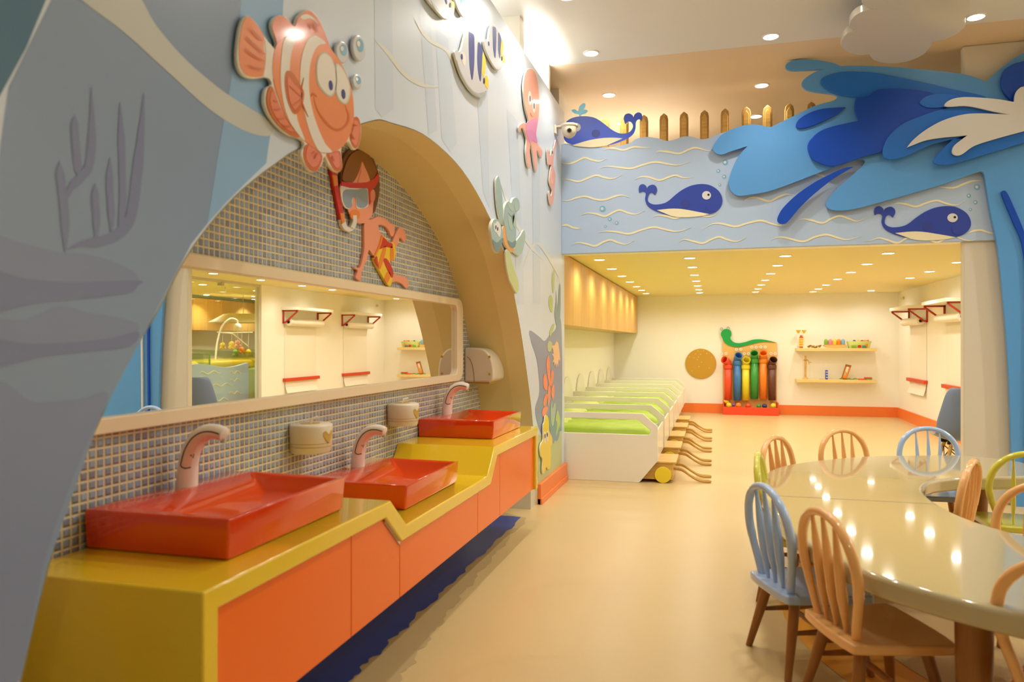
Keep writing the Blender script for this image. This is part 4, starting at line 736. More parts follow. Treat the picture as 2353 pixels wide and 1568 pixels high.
# ---------------------------------------------------------------- back room: cabinets and beds
y = 7.22
for i in range(7):
    y1 = y + 1.058
    r = thing('wall_cabinet', f'wooden wall cabinet under the low ceiling above the beds, {ORD[i]} from the front', 'cabinet', (-1.67, (y+y1)/2, 1.53), 'wooden wall cabinets')
    b = NB(); box(b, -1.9, -1.465, y+.001, y1-.001, 1.53, 2.248); obj('body', b, 'cabinet_wood', r, bev=.002)
    for k in (0, 1):
        b = NB(); box(b, -1.463, -1.443, y+.003+k*.529, y+.526+k*.529, 1.527, 2.235); obj('door', b, 'cabinet_wood', r, bev=.002)
    y = y1
def prism_h(bm, outer, holes, vec):
    """planar outline with holes extruded along vec"""
    vec = Vector(vec); es = []; loops = []
    for lp in [outer] + holes:
        vs = [bm.verts.new(p) for p in lp]; loops.append(vs)
        es += [bm.edges.new((vs[i], vs[(i+1) % len(vs)])) for i in range(len(vs))]
    fs = [g for g in bmesh.ops.triangle_fill(bm, use_beauty=True, use_dissolve=False, edges=es)['geom'] if isinstance(g, bmesh.types.BMFace)]
    mp = {v: bm.verts.new(v.co + vec) for lp in loops for v in lp}
    for f in fs: bm.faces.new([mp[v] for v in f.verts][::-1])
    for lp in loops:
        for i in range(len(lp)):
            a, c = lp[i], lp[(i+1) % len(lp)]; bm.faces.new((a, c, mp[c], mp[a]))
TE = TR(1280, 780, 4.505)
def bx(p): q = on(*TE(p), y=7.18); return q.x, q.z
p_br, p_r1, p_r2, p_tr = bx((850, 1487)), bx((1045, 1258)), bx((1043, 905)), bx((885, 770))
s_t, s_r1, s_r2, s_b = bx((835, 832)), bx((962, 940)), bx((966, 975)), bx((945, 992))
XH, BT = -1.895, p_tr[1]
po = [(XH, 0), (p_br[0], 0), p_r1, p_r2, p_tr, (XH, BT)]
ph = [(-1.80, s_b[1]), s_b, s_r2, s_r1, s_t, (-1.80, s_t[1])]
XFt = p_r2[0]
beds = []
def bed_at(y0, lab, last=False):
    r = thing('toddler_bed', lab, 'bed', (-1.2, y0+.5, 0), 'toddler beds in a row')
    def pan(yy):
        b = NB(); prism_h(b, [(x, yy, z) for x, z in po], [[(x, yy, z) for x, z in ph]], (0, .022, 0)); obj('side_panel', b, 'bed_white', r, smooth=False, bev=.004)
    pan(y0)
    if last: pan(y0+.99)
    b = NB(); box(b, XFt-.03, XFt-.012, y0+.024, y0+1.0, p_r1[1]*.9, s_b[1]+.03); obj('foot_board', b, 'bed_white', r, bev=.006)
    b = NB(); box(b, XH, XFt-.03, y0+.024, y0+.998, .26, .30); obj('bed_deck', b, 'bed_white', r)
    b = NB(); g = []
    nx, ny = 26, 14; rn = random.Random(int(y0*10))
    for i in range(nx+1):
        row = []
        for j in range(ny+1):
            u, v = i/nx, j/ny; ex = min(1, min(u, 1-u)*12); ey = min(1, min(v, 1-v)*7)
            z = .30 + .21*math.sqrt(max(0, 1-(1-ex)**2))*math.sqrt(max(0, 1-(1-ey)**2)) + .006*math.sin(u*31+v*17)*ex*ey + .006*math.sin(u*11-v*23)*ex*ey
            row.append((XH+.02+u*(XFt-.04-XH-.02), y0+.05+v*.92, z))
        g.append(row)
    grid(b, g); obj('mattress', b, 'lime', r, ang=180)
    b = NB(); g = []
    for i in range(13):
        row = []
        for j in range(13):
            u, v = i/12, j/12; h = (max(0, math.sin(math.pi*u))**.5)*(max(0, math.sin(math.pi*v))**.4)
            row.append((XH+.05+u*.36, y0+.14+v*.72, .49+.13*h))
        g.append(row)
    grid(b, g); obj('pillow', b, 'lime_pale', r, ang=180)
    hw = .33; yc = y0+.51
    b = NB(); prism(b, [(XH+.018, yc-hw, .25), (XH+.018, yc+hw, .25)] + [(XH+.018, yc+hw*math.cos(a), .60+.29*math.sin(a)) for a in [math.pi*k/20 for k in range(21)]], (-.02, 0, 0)); obj('headboard', b, 'bed_white', r, bev=.004)
    return r
for i in range(7): bed_at(7.18 + 1.022*i, f'white toddler bed with lime mattress, {ORD[i]} from the front of the row', i == 6)
def cart(y0, lab):
    r = thing('step_cart', lab, 'step stool', (-.55, y0+.3, 0), 'wooden step carts beside the beds')
    b = NB(); box(b, -.78, -.375, y0, y0+.02, .03, .185); box(b, -.78, -.375, y0+.56, y0+.58, .03, .185); box(b, -.395, -.375, y0+.02, y0+.56, .03, .185); box(b, -.78, -.76, y0+.02, y0+.56, .03, .185); box(b, -.76, -.395, y0+.02, y0+.56, .03, .05); obj('box', b, 'pine', r, bev=.003)
    b = NB(); box(b, -.60, -.345, y0-.01, y0+.52, .187, .205); obj('step_board', b, 'pine', r, bev=.004)
    for yy in (y0-.022, y0+.582):
        b = NB(); lathe(b, [(.078, 0), (.078, .02)], (-.47, yy, .079), 28, 'y'); obj('wheel', b, 'wheel_yellow', r, bev=.003)
    for yy in (y0+.12, y0+.40):
        pts = [(-.372, yy-.05, .13), (-.30, yy-.055, .13), (-.22, yy-.05, .07), (-.13, yy-.04, .02), (-.05, yy-.02, .014), (-.03, yy, .014), (-.05, yy+.02, .014), (-.14, yy+.03, .018), (-.23, yy+.045, .06), (-.30, yy+.05, .10), (-.372, yy+.05, .11)]
        sm = []
        for k in range(len(pts)-1):
            for t in (0, .33, .66):
                p = [Vector(pts[max(0, min(len(pts)-1, k+d))]) for d in (-1, 0, 1, 2)]
                sm.append(.5*(2*p[1] + (p[2]-p[0])*t + (2*p[0]-5*p[1]+4*p[2]-p[3])*t*t + (3*p[1]-p[0]-3*p[2]+p[3])*t**3))
        sm.append(Vector(pts[-1])); b = NB(); tube(b, sm, .011, 8); obj('rope_handle', b, 'rope', r)
for i in range(5): cart(7.235 + 1.022*i, f'wooden step cart with rope handles beside the beds, {ORD[i]} from the front')

# ---------------------------------------------------------------- back wall
TD = TR(1550, 720, 6.0306)
pb = thing('pipe_marble_run', 'tan play board with six coloured pipes, a green snake and a red tray', 'toy', (.66, 14.5, 0))
YP = 14.61
cut('board', tpts(TD, [(668,350,1),(710,390),(800,430),(900,440),(1100,400),(1250,385),(1418,408,1),(1418,1330,1),(668,1330,1)]), 'y', YP, .02, 'board_tan', pb, True, 5, bev=.003)
sn = cut('snake', tpts(TD, [(655,330),(690,400),(750,445),(860,468),(960,455),(1080,425),(1200,400),(1300,397),(1405,406,1),(1300,378),(1190,362),(1080,368),(980,400),(880,415),(810,395),(772,345),(788,310),(785,260),(760,228),(715,218),(670,233),(645,270),(643,305)]), 'y', YP, .02, 'snake_green', pb, True, 5, bev=.003, lift=.02)
def ring(parent, px, py, R_, tk, y, m='white_gloss', z=None):
    c = on(*TD((px, py)), y=y); b = NB(); tube(b, [(c.x+R_*math.cos(a), c.y, c.z+R_*math.sin(a)) for a in [2*math.pi*k/16 for k in range(16)]], tk, 6, closed=True); return obj('eye_ring', b, m, parent)
for px, py in ((650, 218), (742, 208)): ring(sn, px, py, .022, .006, YP-.02, 'mid_grey')
for nm, cx, by, c0, c1, mx, my, ex, m in (('red', 738, 1200, 770, 715, 684, 645, -1, 'pipe_red'), ('blue', 870, 1210, 720, 662, 888, 585, 1, 'pipe_blue'), ('yellow', 986, 1207, 775, 718, 996, 645, 0, 'pipe_yellow'), ('green', 1107, 1187, 690, 635, 1101, 555, 0, 'pipe_green'), ('orange', 1229, 1187, 690, 638, 1225, 552, 0, 'pipe_orange'), ('brown', 1353, 1205, 772, 715, 1366, 645, 1, 'pipe_brown')):
    yc = YP - .072
    a, c, d, e = (on(*TD(p), y=yc) for p in ((cx, by), (cx, c0), (cx, c1), (mx, my)))
    rp = .074
    b = NB(); tube(b, [a, d], rp*.92, 20, cap=False); o = obj('pipe', b, m, pb); s = o.modifiers.new('wall', 'SOLIDIFY'); s.thickness = .005
    o['label'] = f'{nm} pipe'
    b = NB(); tube(b, [c, c + Vector((0, 0, .012)), d - Vector((0, 0, .012)), d], [rp*1.02, rp*1.1, rp*1.1, rp*1.02], 20, cap=False); obj('collar', b, m, o)
    mid = d + Vector((0, -.012, .045)); end = Vector((e.x, e.y-.10, e.z+.005)); pre = mid.lerp(end, .55)
    b = NB(); tube(b, [d - Vector((0, 0, .01)), mid, pre, end], rp*.94, 20, cap=False); q = obj('elbow', b, m, o); s = q.modifiers.new('wall', 'SOLIDIFY'); s.thickness = .006
    for k in (-1, 1): ring(o, mx+k*30, my-82, .02, .007, yc+.02)
z0 = on(*TD((1000, 1305)), y=14.36).z
x0, x1 = .165, 1.15
b = NB(); box(b, x0, x1, 14.35, 14.37, 0, z0); box(b, x0, x0+.02, 14.37, 14.645, 0, z0+.09); box(b, x1-.02, x1, 14.37, 14.645, 0, z0+.09); box(b, x0+.02, x1-.02, 14.625, 14.645, 0, z0+.09); box(b, x0+.02, x1-.02, 14.37, 14.625, .07, .09); obj('tray', b, 'tray_red', pb, bev=.003)
for px, py, r_, m, lab in ((720, 1225, 40, 'fish_yellow', 'yellow ball jammed under the red pipe'), (752, 1278, 38, 'wheel_yellow', 'yellow ball at the left end of the red tray'), (818, 1272, 22, 'purple', 'small purple ball in the red tray'), (885, 1280, 38, 'pipe_orange', 'orange ball in the red tray'), (1020, 1285, 37, 'tray_red', 'red ball in the middle of the red tray'), (1168, 1290, 31, 'ball_green', 'green ball in the red tray'), (1247, 1288, 32, 'navy_ink', 'blue ball in the red tray'), (1370, 1287, 38, 'wheel_yellow', 'yellow ball at the right end of the red tray')):
    c = on(*TD((px, py)), y=14.45 if px != 720 else 14.54); R_ = r_/6.03*14.2/1700
    b = NB(); ball(b, c, R_, 18); tag(obj('play_ball', b, m), lab, 'ball', 'play balls in the red tray')
dc = on(1610, 836, y=14.62)
dk = thing('round_panel', 'round gold-brown panel with tiny lights on the back wall', 'wall decoration', (dc.x, 14.63, dc.z-.28))
b = NB(); lathe(b, [(.283, .0), (.287, .004), (.287, .028)], (dc.x, 14.62, dc.z), 64, 'y'); obj('disc', b, 'disc_gold', dk)
rn = random.Random(5)
for px, py in ((325, 525), (405, 522), (292, 563), (447, 557), (268, 620), (515, 612), (205, 607), (362, 572), (330, 610), (310, 645), (375, 680), (340, 740), (240, 800), (480, 760)):
    c = on(*TD((px, py)), y=14.617); b = NB(); lathe(b, [(.0055, -.004), (.006, .004)], (c.x, 14.619, c.z), 10, 'y'); obj('stud', b, 'white_gloss', dk)

def shelf(z, lab):
    b = NB(); box(b, 1.46, 2.80, 14.40, YK, z-.055, z); tag(obj('wall_shelf', b, 'shelf_wood', bev=.004), lab, 'shelf', 'pale wood shelves on the back wall')
ZS1, ZS2 = on(1920, 800.5, y=14.42).z, on(1920, 873, y=14.42).z
shelf(ZS1, 'upper pale wood shelf on the back wall'); shelf(ZS2, 'lower pale wood shelf on the back wall')
TS = TR(1800, 740, 9.05)
def sx(px): return on(TS((px, 0))[0], 800, y=14.48).x
k_ = 14.2/1700/9.05
# upper shelf
r = thing('stacking_tower', 'striped orange stacking tower with yellow cups at the left of the upper shelf', 'toy', (sx(374), 14.5, ZS1))
for i, (w, h, zc, m) in enumerate(((70, 34, 0, 'tray_red'), (76, 26, 38, 'fish_yellow'), (76, 16, 66, 'orange'), (76, 26, 84, 'wheel_yellow'), (76, 14, 112, 'orange'), (76, 30, 128, 'wheel_yellow'), (76, 12, 160, 'orange'), (76, 24, 174, 'wheel_yellow'), (74, 22, 200, 'bar_red'), (50, 28, 224, 'wood' if False else 'bar_red'))):
    b = NB(); lathe(b, [(w*k_/2, 0), (w*k_/2, h*k_)], (sx(374), 14.5, ZS1+zc*k_), 16); obj('ring_block', b, m, r, bev=.002)
for s in (-1, 1):
    b = NB(); lathe(b, [(.012, 0), (.045, .062)], (sx(374)+s*.048, 14.5, ZS1+.28*.96), 16); obj('cup', b, 'fish_yellow', r)
r = thing('wire_toy', 'low tangle of brown wooden beads on the upper shelf', 'toy', (sx(640), 14.48, ZS1))
rn = random.Random(2); pts = []
for i in range(40): pts.append((sx(510+270*i/39), 14.48+.03*math.sin(i*1.7), ZS1+.028+.022*math.sin(i*2.3)))
b = NB(); tube(b, pts, .006, 6); obj('beads_string', b, 'pine', r)
for i in range(0, 40, 3):
    b = NB(); ball(b, pts[i], .012, 8); obj('bead', b, 'leg_wood', r)
rk = thing('rocker_base', 'yellow boat-shaped rocker under a row of pastel pegs on the upper shelf', 'toy', (sx(1070), 14.48, ZS1))
b = NB(); prism(b, [(sx(1070)+.20*math.cos(a), 14.42, ZS1+.055+.054*math.sin(a)*(1)) for a in [math.pi+math.pi*k/16 for k in range(17)]], (0, .12, 0)); obj('hull', b, 'board_tan', rk, bev=.004)
b = NB(); box(b, sx(840), sx(1295), 14.42, 14.54, ZS1+.055, ZS1+.063); obj('tray_board', b, 'pine', rk, bev=.002)
for i, (px, m, lab) in enumerate(((887, 'leaf_green', 'green'), (977, 'pink', 'pink'), (1067, 'fish_yellow', 'yellow'), (1153, 'orange', 'orange'), (1242, 'pastel_blue', 'pale blue'))):
    b = NB(); lathe(b, [(.033, 0), (.036, .02), (.036, .06), (.031, .085), (.018, .098), (.004, .102)], (sx(px), 14.48, ZS1+.063), 20); tag(obj('peg_block', b, m), f'rounded {lab} peg standing on the rocker board', 'toy block', 'pastel pegs on the rocker')
r = thing('toy_basket', 'patterned yellow toy basket at the right of the upper shelf', 'basket', (sx(1570), 14.5, ZS1))
b = NB(); v = []
for zz, hw, hd in ((0, .165, .05), (.125, .20, .07)): v.append([b.verts.new((sx(1575)+a*hw, 14.5+c*hd, ZS1+zz)) for a, c in ((-1,-1),(1,-1),(1,1),(-1,1))])
for k in range(4): b.faces.new((v[0][k], v[0][(k+1) % 4], v[1][(k+1) % 4], v[1][k]))
b.faces.new(v[0][::-1]); o = obj('basket_body', b, 'lime_pale', r); s = o.modifiers.new('wall', 'SOLIDIFY'); s.thickness = .006
for px, z_, w_, m in ((1460, .03, .04, 'leaf_green'), (1575, .035, .028, 'red'), (1675, .03, .035, 'turtle_dark'), (1730, .06, .02, 'orange')):
    b = NB(); box(b, sx(px)-w_, sx(px)+w_, 14.5-.062-z_*.16, 14.5-.05, ZS1+z_-.022, ZS1+z_+.022); obj('printed_patch', b, m, r, bev=.004)
for px, m in ((1480, 'navy_ink'), (1640, 'red'), (1700, 'orange'), (1760, 'tray_red'), (1560, 'fish_yellow')):
    b = NB(); ball(b, (sx(px), 14.5, ZS1+.125), .026, 10); tag(obj('play_ball', b, m), {'navy_ink': 'dark blue', 'red': 'deep red', 'orange': 'orange', 'tray_red': 'bright red', 'fish_yellow': 'yellow'}[m] + ' piece showing over the rim of the patterned basket', 'toy', 'toys in the patterned basket')
# lower shelf
r = thing('tap_stand_toy', 'tall brass tap-shaped stand at the left of the lower shelf', 'ornament', (sx(465), 14.5, ZS2))
X_ = sx(462)
b = NB(); lathe(b, [(.062, 0), (.05, .012), (.02, .035), (.017, .06), (.019, .07), (.017, .08), (.02, .30), (.018, .335), (.03, .345), (.034, .36), (.02, .37), (.012, .385), (.016, .40), (.012, .43), (.003, .435)], (X_, 14.5, ZS2), 18); obj('column', b, 'pine', r)
b = NB(); tube(b, [(X_, 14.5, ZS2+.352), (X_+.05, 14.5, ZS2+.345), (X_+.055, 14.5, ZS2+.32)], .008, 8); tube(b, [(X_+.05, 14.5, ZS2+.312), (X_+.1, 14.5, ZS2+.305)], .007, 8); tube(b, [(X_+.06, 14.5, ZS2+.31), (X_+.064, 14.5, ZS2+.275)], .006, 8); obj('spout', b, 'pine', r)
r = thing('toy_box', 'small blue and white box standing on the lower shelf', 'box', (sx(900), 14.5, ZS2))
b = NB(); box(b, sx(900)-.018, sx(900)+.018, 14.45, 14.55, ZS2, ZS2+.17); obj('carton', b, 'whale_blue', r, bev=.003)
for zz in (.03, .08, .125):
    b = NB(); box(b, sx(900)-.012, sx(900)+.012, 14.448, 14.452, ZS2+zz, ZS2+zz+.018); obj('printed_patch', b, 'fish_white', r)
    b = NB(); box(b, sx(900)+.016, sx(900)+.0195, 14.46, 14.54, ZS2+zz, ZS2+zz+.03); obj('printed_patch', b, 'fish_white', r)
b = NB(); box(b, sx(745), sx(875), 14.45, 14.53, ZS2, ZS2+.008); tag(obj('flat_board', b, 'pine', bev=.002), 'thin brown board lying beside the small blue box on the lower shelf', 'board')
bk = thing('picture_book', 'orange-framed picture book leaning on the lower shelf', 'book', (sx(1310), 14.5, ZS2))
a, c, d, e = (on(*TS(p), y=14.47) for p in ((1200, 1175), (1310, 1200), (1415, 905), (1295, 880)))
b = NB(); prism(b, [(q.x, 14.45, max(q.z, ZS2+.001)) for q in (a, c, d, e)], (0, .018, 0)); obj('cover', b, 'leg_wood', bk, bev=.002)
ctr = (a+c+d+e)/4
for s, m, dx, dz in ((.78, 'orange', 0, -.012), (.40, 'fish_white', .012, .04), (.28, 'pale_green', -.015, -.03)):
    b = NB(); prism(b, [(ctr.x+(q.x-ctr.x)*s+dx, 14.4485-.0006*(2-s), ctr.z+(q.z-ctr.z)*s+dz) for q in (a, c, d, e)], (0, .001, 0)); obj('printed_patch', b, m, bk)
b = NB(); tube(b, [(sx(1180+360*t/12), 14.52+.02*math.sin(t*2), ZS2+.012+.008*math.sin(t*1.3)) for t in range(13)], .010, 6); tag(obj('green_cord', b, 'leaf_green'), 'green cord lying under the leaning book on the lower shelf', 'cord')
for i, (px, w_, zz, m, lab) in enumerate(((1640, .062, 0, 'tray_red', 'red flat toy piece at the right end of the lower shelf'), (1765, .06, 0, 'leaf_green', 'green flat toy piece at the right end of the lower shelf'), (1765, .062, .024, 'bar_red', 'dark red flat toy piece lying on the green one'))):
    b = NB(); box(b, sx(px)-w_, sx(px)+w_, 14.45, 14.55, ZS2+zz, ZS2+zz+.022); tag(obj('toy_piece', b, m, bev=.006), lab, 'toy', 'flat toy pieces on the lower shelf')

# paper roll easels on the right wall
def easel(y0, y1, lab):
    zt = 1.93
    r = thing('paper_roll_holder', lab, 'paper holder', (XR-.14, (y0+y1)/2, .5), 'paper roll holders on the right wall')
    b = NB(); box(b, XR-.30, XR-.001, y0-.04, y1+.04, zt-.05, zt); obj('shelf_board', b, 'cream_wall', r, bev=.003)
    for yy in (y0, y1):
        b = NB()
        for p, q in (((XR-.28, zt-.062), (XR-.004, zt-.062)), ((XR-.012, zt-.05), (XR-.012, zt-.27)), ((XR-.275, zt-.07), (XR-.07, zt-.235)), ((XR-.012, zt-.258), (XR-.085, zt-.24))):
            d = (Vector((q[0], 0, q[1])) - Vector((p[0], 0, p[1]))).normalized(); nn = Vector((-d.z, 0, d.x))*.012
            prism(b, [(p[0]+nn.x, yy-.012, p[1]+nn.z), (q[0]+nn.x, yy-.012, q[1]+nn.z), (q[0]-nn.x, yy-.012, q[1]-nn.z), (p[0]-nn.x, yy-.012, p[1]-nn.z)], (0, .024, 0))
        obj('bracket', b, 'bracket_red', r)
    b = NB(); tube(b, [(XR-.095, y0+.02, zt-.245), (XR-.095, y1-.02, zt-.245)], .062, 24); o = obj('paper_roll', b, 'paper', r, bev=.004)
    for yy, s in ((y0+.02, -1), (y1-.02, 1)):
        b = NB(); lathe(b, [(.026, 0), (.026, .004*1)], (XR-.095, yy+(-.004 if s < 0 else .0005), zt-.245), 16, 'y'); obj('core_end', b, 'black', o)
    b = NB(); box(b, XR-.006, XR-.003, y0+.05, y1-.05, .70, zt-.24); obj('paper_sheet', b, 'paper', r)
    b = NB(); g = [[(XR-.010-.045*t*t, yy, .70-.19*t) for yy in (y0+.05, (y0+y1)/2, y1-.05)] for t in [k/6 for k in range(7)]]; grid(b, g); obj('paper_tail', b, 'paper', r)
    b = NB(); box(b, XR-.055, XR-.001, y0+.0, y1-.0, .70, .755); obj('clamp_bar', b, 'bar_red', r, bev=.002)
easel(10.75, 11.85, 'paper roll holder nearer the white pillar on the right wall'); easel(12.75, 13.85, 'paper roll holder nearer the back corner on the right wall')
b = NB(); ball(b, (XR-.02, 14.25, 2.12), .03, 14); tag(obj('ceiling_speaker', b, 'grey_plastic'), 'tiny grey dome sensor high in the back right corner', 'sensor')
# ---------------------------------------------------------------- blue shell chair
sc_ = thing('shell_chair', 'grey-blue moulded shell chair on wooden legs behind the white pillar', 'chair', (2.17, 7.56, 0))
prof = [(-.262, .945, .13), (-.255, .90, .172), (-.235, .77, .205), (-.21, .64, .236), (-.175, .545, .242), (-.12, .485, .242), (-.04, .462, .24), (.06, .468, .238), (.15, .482, .236), (.215, .478, .225), (.245, .455, .20)]
pz = []
for i in range(len(prof)-1):
    for t in (0, .5):
        p = [prof[max(0, min(len(prof)-1, i+d))] for d in (-1, 0, 1, 2)]
        pz.append(tuple(.5*(2*p[1][j] + (p[2][j]-p[0][j])*t + (2*p[0][j]-5*p[1][j]+4*p[2][j]-p[3][j])*t*t + (3*p[1][j]-p[0][j]-3*p[2][j]+p[3][j])*t**3) for j in range(3)))
pz.append(prof[-1])
b = NB(); g = []
for yv, zv, hw in pz:
    row = []
    for k in range(17):
        u = -1 + 2*k/16; c = abs(u)**2.6; back = max(0, min(1, (zv-.46)/.2))
        row.append((2.17 + u*hw, 7.56 + yv + c*.075*back, zv + c*.055*(1-back)))
    g.append(row)
grid(b, g); o = obj('shell', b, 'shell_blue', sc_, ang=180); s = o.modifiers.new('wall', 'SOLIDIFY'); s.thickness = .009; s = o.modifiers.new('subdivision', 'SUBSURF'); s.render_levels = 1
for sx_, sy in ((-1,-1), (1,-1), (-1,1), (1,1)):
    b = NB(); tube(b, [(2.17+sx_*.11, 7.56+sy*.10, .43), (2.17+sx_*.215, 7.56+sy*.215, 0)], [.017, .012], 12); obj('leg', b, 'pine', sc_)
    b = NB(); box(b, 2.17+sx_*.11-.03, 2.17+sx_*.11+.03, 7.56+sy*.1-.012, 7.56+sy*.1+.012, .43, .462); obj('mount', b, 'black', sc_)
b = NB()
for s in (-1, 1):
    for a, c in (((s*.115, -.105, .40), (s*.18, .18, .14)), ((s*.115, .105, .40), (s*.18, -.18, .14)), ((-.115, s*.105, .40), (.18, s*.18, .14)), ((.115, s*.105, .40), (-.18, s*.18, .14))):
        tube(b, [(2.17+a[0], 7.56+a[1], a[2]), (2.17+c[0], 7.56+c[1], c[2])], .0045, 6)
obj('wire_brace', b, 'black', sc_)

# ---------------------------------------------------------------- horseshoe table
ZT = .58
TO_ = [(1.95,5.18),(1.88,5.5),(1.62,5.66),(1.31,5.58),(.99,5.45),(.66,5.19),(.42,4.9),(.30,4.6),(.235,4.1),(.26,3.6),(.33,3.12),(.46,2.77),(.61,2.575),(.835,2.405),(1.15,2.27),(1.5,2.22),(1.8,2.3),(1.95,2.55),(1.88,2.85),(1.65,3.06),(1.4,3.2),(1.2,3.38),(1.10,3.56),(1.04,3.8),(1.03,4.1),(1.07,4.36),(1.18,4.58),(1.338,4.72),(1.5,4.79),(1.7,4.86),(1.86,4.95)]
tb = thing('horseshoe_table', 'large glossy cream horseshoe table with thick rounded edge and wooden legs', 'table', (1.0, 4.0, 0))
ol = crom(TO_, True, 6)
b = NB(); prism(b, [(x, y, ZT) for x, y in ol], (0, 0, -.075)); obj('tabletop', b, 'table_cream', tb, bev=.016, seg=4)
b = NB(); box(b, .262, 1.02, 3.925, 3.930, ZT, ZT+.0006); obj('joint_line', b, 'seam', tb)
b = NB(); q = [(1.35+(x-1.35)*.8, 3.95+(y-3.95)*.87) for x, y in [p for p in TO_[3:16]]]; q = crom(q, False, 5)
for d in (0,):
    L = [[b.verts.new((x, y, z)) for x, y in q] for z in (ZT-.076, ZT-.135)]
    for i in range(len(q)-1): b.faces.new((L[0][i], L[0][i+1], L[1][i+1], L[1][i]))
o = obj('apron', b, 'table_cream', tb); s = o.modifiers.new('wall', 'SOLIDIFY'); s.thickness = .02
for x, y in ((.50, 3.62), (.80, 2.66), (.55, 4.85), (1.55, 2.75), (1.6, 5.25), (1.0, 5.1)):
    b = NB(); tube(b, [(x, y, ZT-.075), (x, y, .3), (x, y, 0)], [.056, .052, .044], 20); obj('leg', b, 'leg_wood', tb)

# ---------------------------------------------------------------- balloon-back chairs (front of the seat towards +y)
def make_chair(colour, lab):
    r = thing('kids_chair', lab, 'chair', (0, 0, 0), 'small spindle-back chairs round the table')
    m = 'chair_' + colour; zs = .335
    sp = crom([(-.155,-.185,1) if False else (-.15,-.18), (0,-.19), (.15,-.18), (.178,-.15), (.195,.0), (.205,.14), (.18,.18), (0,.19), (-.18,.18), (-.205,.14), (-.195,.0), (-.178,-.15)], True, 5)
    b = NB(); prism(b, [(x, y, zs) for x, y in sp], (0, 0, -.036)); obj('seat', b, m, r, bev=.012, seg=3)
    ar = crom([(-.128, 0), (-.150, .07), (-.178, .15), (-.190, .23), (-.165, .32), (-.095, .388), (0, .410), (.095, .388), (.165, .32), (.190, .23), (.178, .15), (.150, .07), (.128, 0)], False, 6)
    def P(x, h): return (x, -.14 - .055*h/.41, zs - .004 + h)
    n = len(ar); b = NB(); tube(b, [P(x, h) for x, h in ar], [.0185 if .15 < h < .36 else .0165 for x, h in ar], 14); obj('back_hoop', b, m, r)
    for x0, x1, h1 in ((-.066, -.078, .385), (0, 0, .402), (.066, .078, .385)):
        pts = [P(x0+(x1-x0)*t, h1*t) for t in [k/12 for k in range(13)]]
        b = NB(); tube(b, pts, [.0075+.0125*math.sin(math.pi*min(1, (k/12)*1.0))**1.5*(1.25 if k < 5 else 1.0) for k in range(13)], 10, flat=.6); obj('spindle', b, m, r)
    F_ = {}
    for sx_, sy in ((-1,-1), (1,-1), (-1,1), (1,1)):
        a, c = Vector((sx_*.115, sy*.115, zs-.034)), Vector((sx_*.178, sy*.178, 0)); F_[sx_, sy] = (a, c)
        b = NB(); tube(b, [a, a.lerp(c, .35), c], [.0215, .021, .014], 14); obj('leg', b, 'leg_wood', r)
    for s in (-1, 1):
        a, c = F_[s, -1][0].lerp(F_[s, -1][1], .42), F_[s, 1][0].lerp(F_[s, 1][1], .42)
        b = NB(); tube(b, [a, (a+c)/2, c], [.009, .013, .009], 10); obj('stretcher', b, 'leg_wood', r)
    a = F_[-1, -1][0].lerp(F_[-1, -1][1], .42); c = F_[-1, 1][0].lerp(F_[-1, 1][1], .42); e = F_[1, -1][0].lerp(F_[1, -1][1], .42); f = F_[1, 1][0].lerp(F_[1, 1][1], .42)
    b = NB(); tube(b, [(a+c)/2, (a+c+e+f)/4, (e+f)/2], [.009, .013, .009], 10); obj('stretcher', b, 'leg_wood', r)
    return r
SP = {'blue': [(.383, 3.36, 22, 'pale blue spindle-back chair at the near left of the table'), (1.47, 5.62, -86, 'pale blue spindle-back chair behind the table in front of the pillar')],
      'orange': [(.557, 2.914, 20, 'peach spindle-back chair in the foreground beside the blue chair'), (.54, 4.90, -33, 'peach spindle-back chair at the far left, behind the lime chair'), (.955, 5.36, -58, 'peach spindle-back chair standing behind the middle of the table'), (1.11, 4.36, 152, 'peach chair seen edge-on inside the table opening'), (1.25, 3.47, 232, 'peach chair inside the table opening, in front of the lime one'), (1.06, 2.50, 52, 'peach chair cut off by the right edge of the picture, nearest the camera')],
      'yellow': [(.425, 4.2, -8, 'lime yellow spindle-back chair at the left end of the table'), (1.68, 4.83, 86, 'lime yellow chair inside the table opening by the right picture edge')]}
for col, L in SP.items():
    first = make_chair(col, L[0][3])
    for i, (x, y, a, lab) in enumerate(L):
        if i: dup(first, (x, y, 0), math.radians(a-90), lab)
    x, y, a, lab = L[0]; first.location = (x, y, 0); first.rotation_euler = (0, 0, math.radians(a-90))

# ---------------------------------------------------------------- nursery seen through the glass, in the mirror
for i in range(4):
    y0 = 11.0 + i*.85
    r = thing('wall_cabinet', f'wooden cabinet high in the nursery seen in the mirror, {ORD[i]} from the column', 'cabinet', (6.0, y0+.42, 1.58), 'nursery wall cabinets')
    b = NB(); box(b, 5.83, 6.2, y0+.001, y0+.849, 1.58, 2.2); obj('body', b, 'cabinet_wood', r)
    for k in (0, 1):
        b = NB(); box(b, 5.81, 5.828, y0+.003+k*.424, y0+.423+k*.424, 1.58, 2.19); obj('door', b, 'cabinet_wood', r, bev=.002)
b = NB(); box(b, 5.8, 6.2, 10.6, 14.4, 2.2, 2.25); struct('trim_6', b, 'turtle_dark')
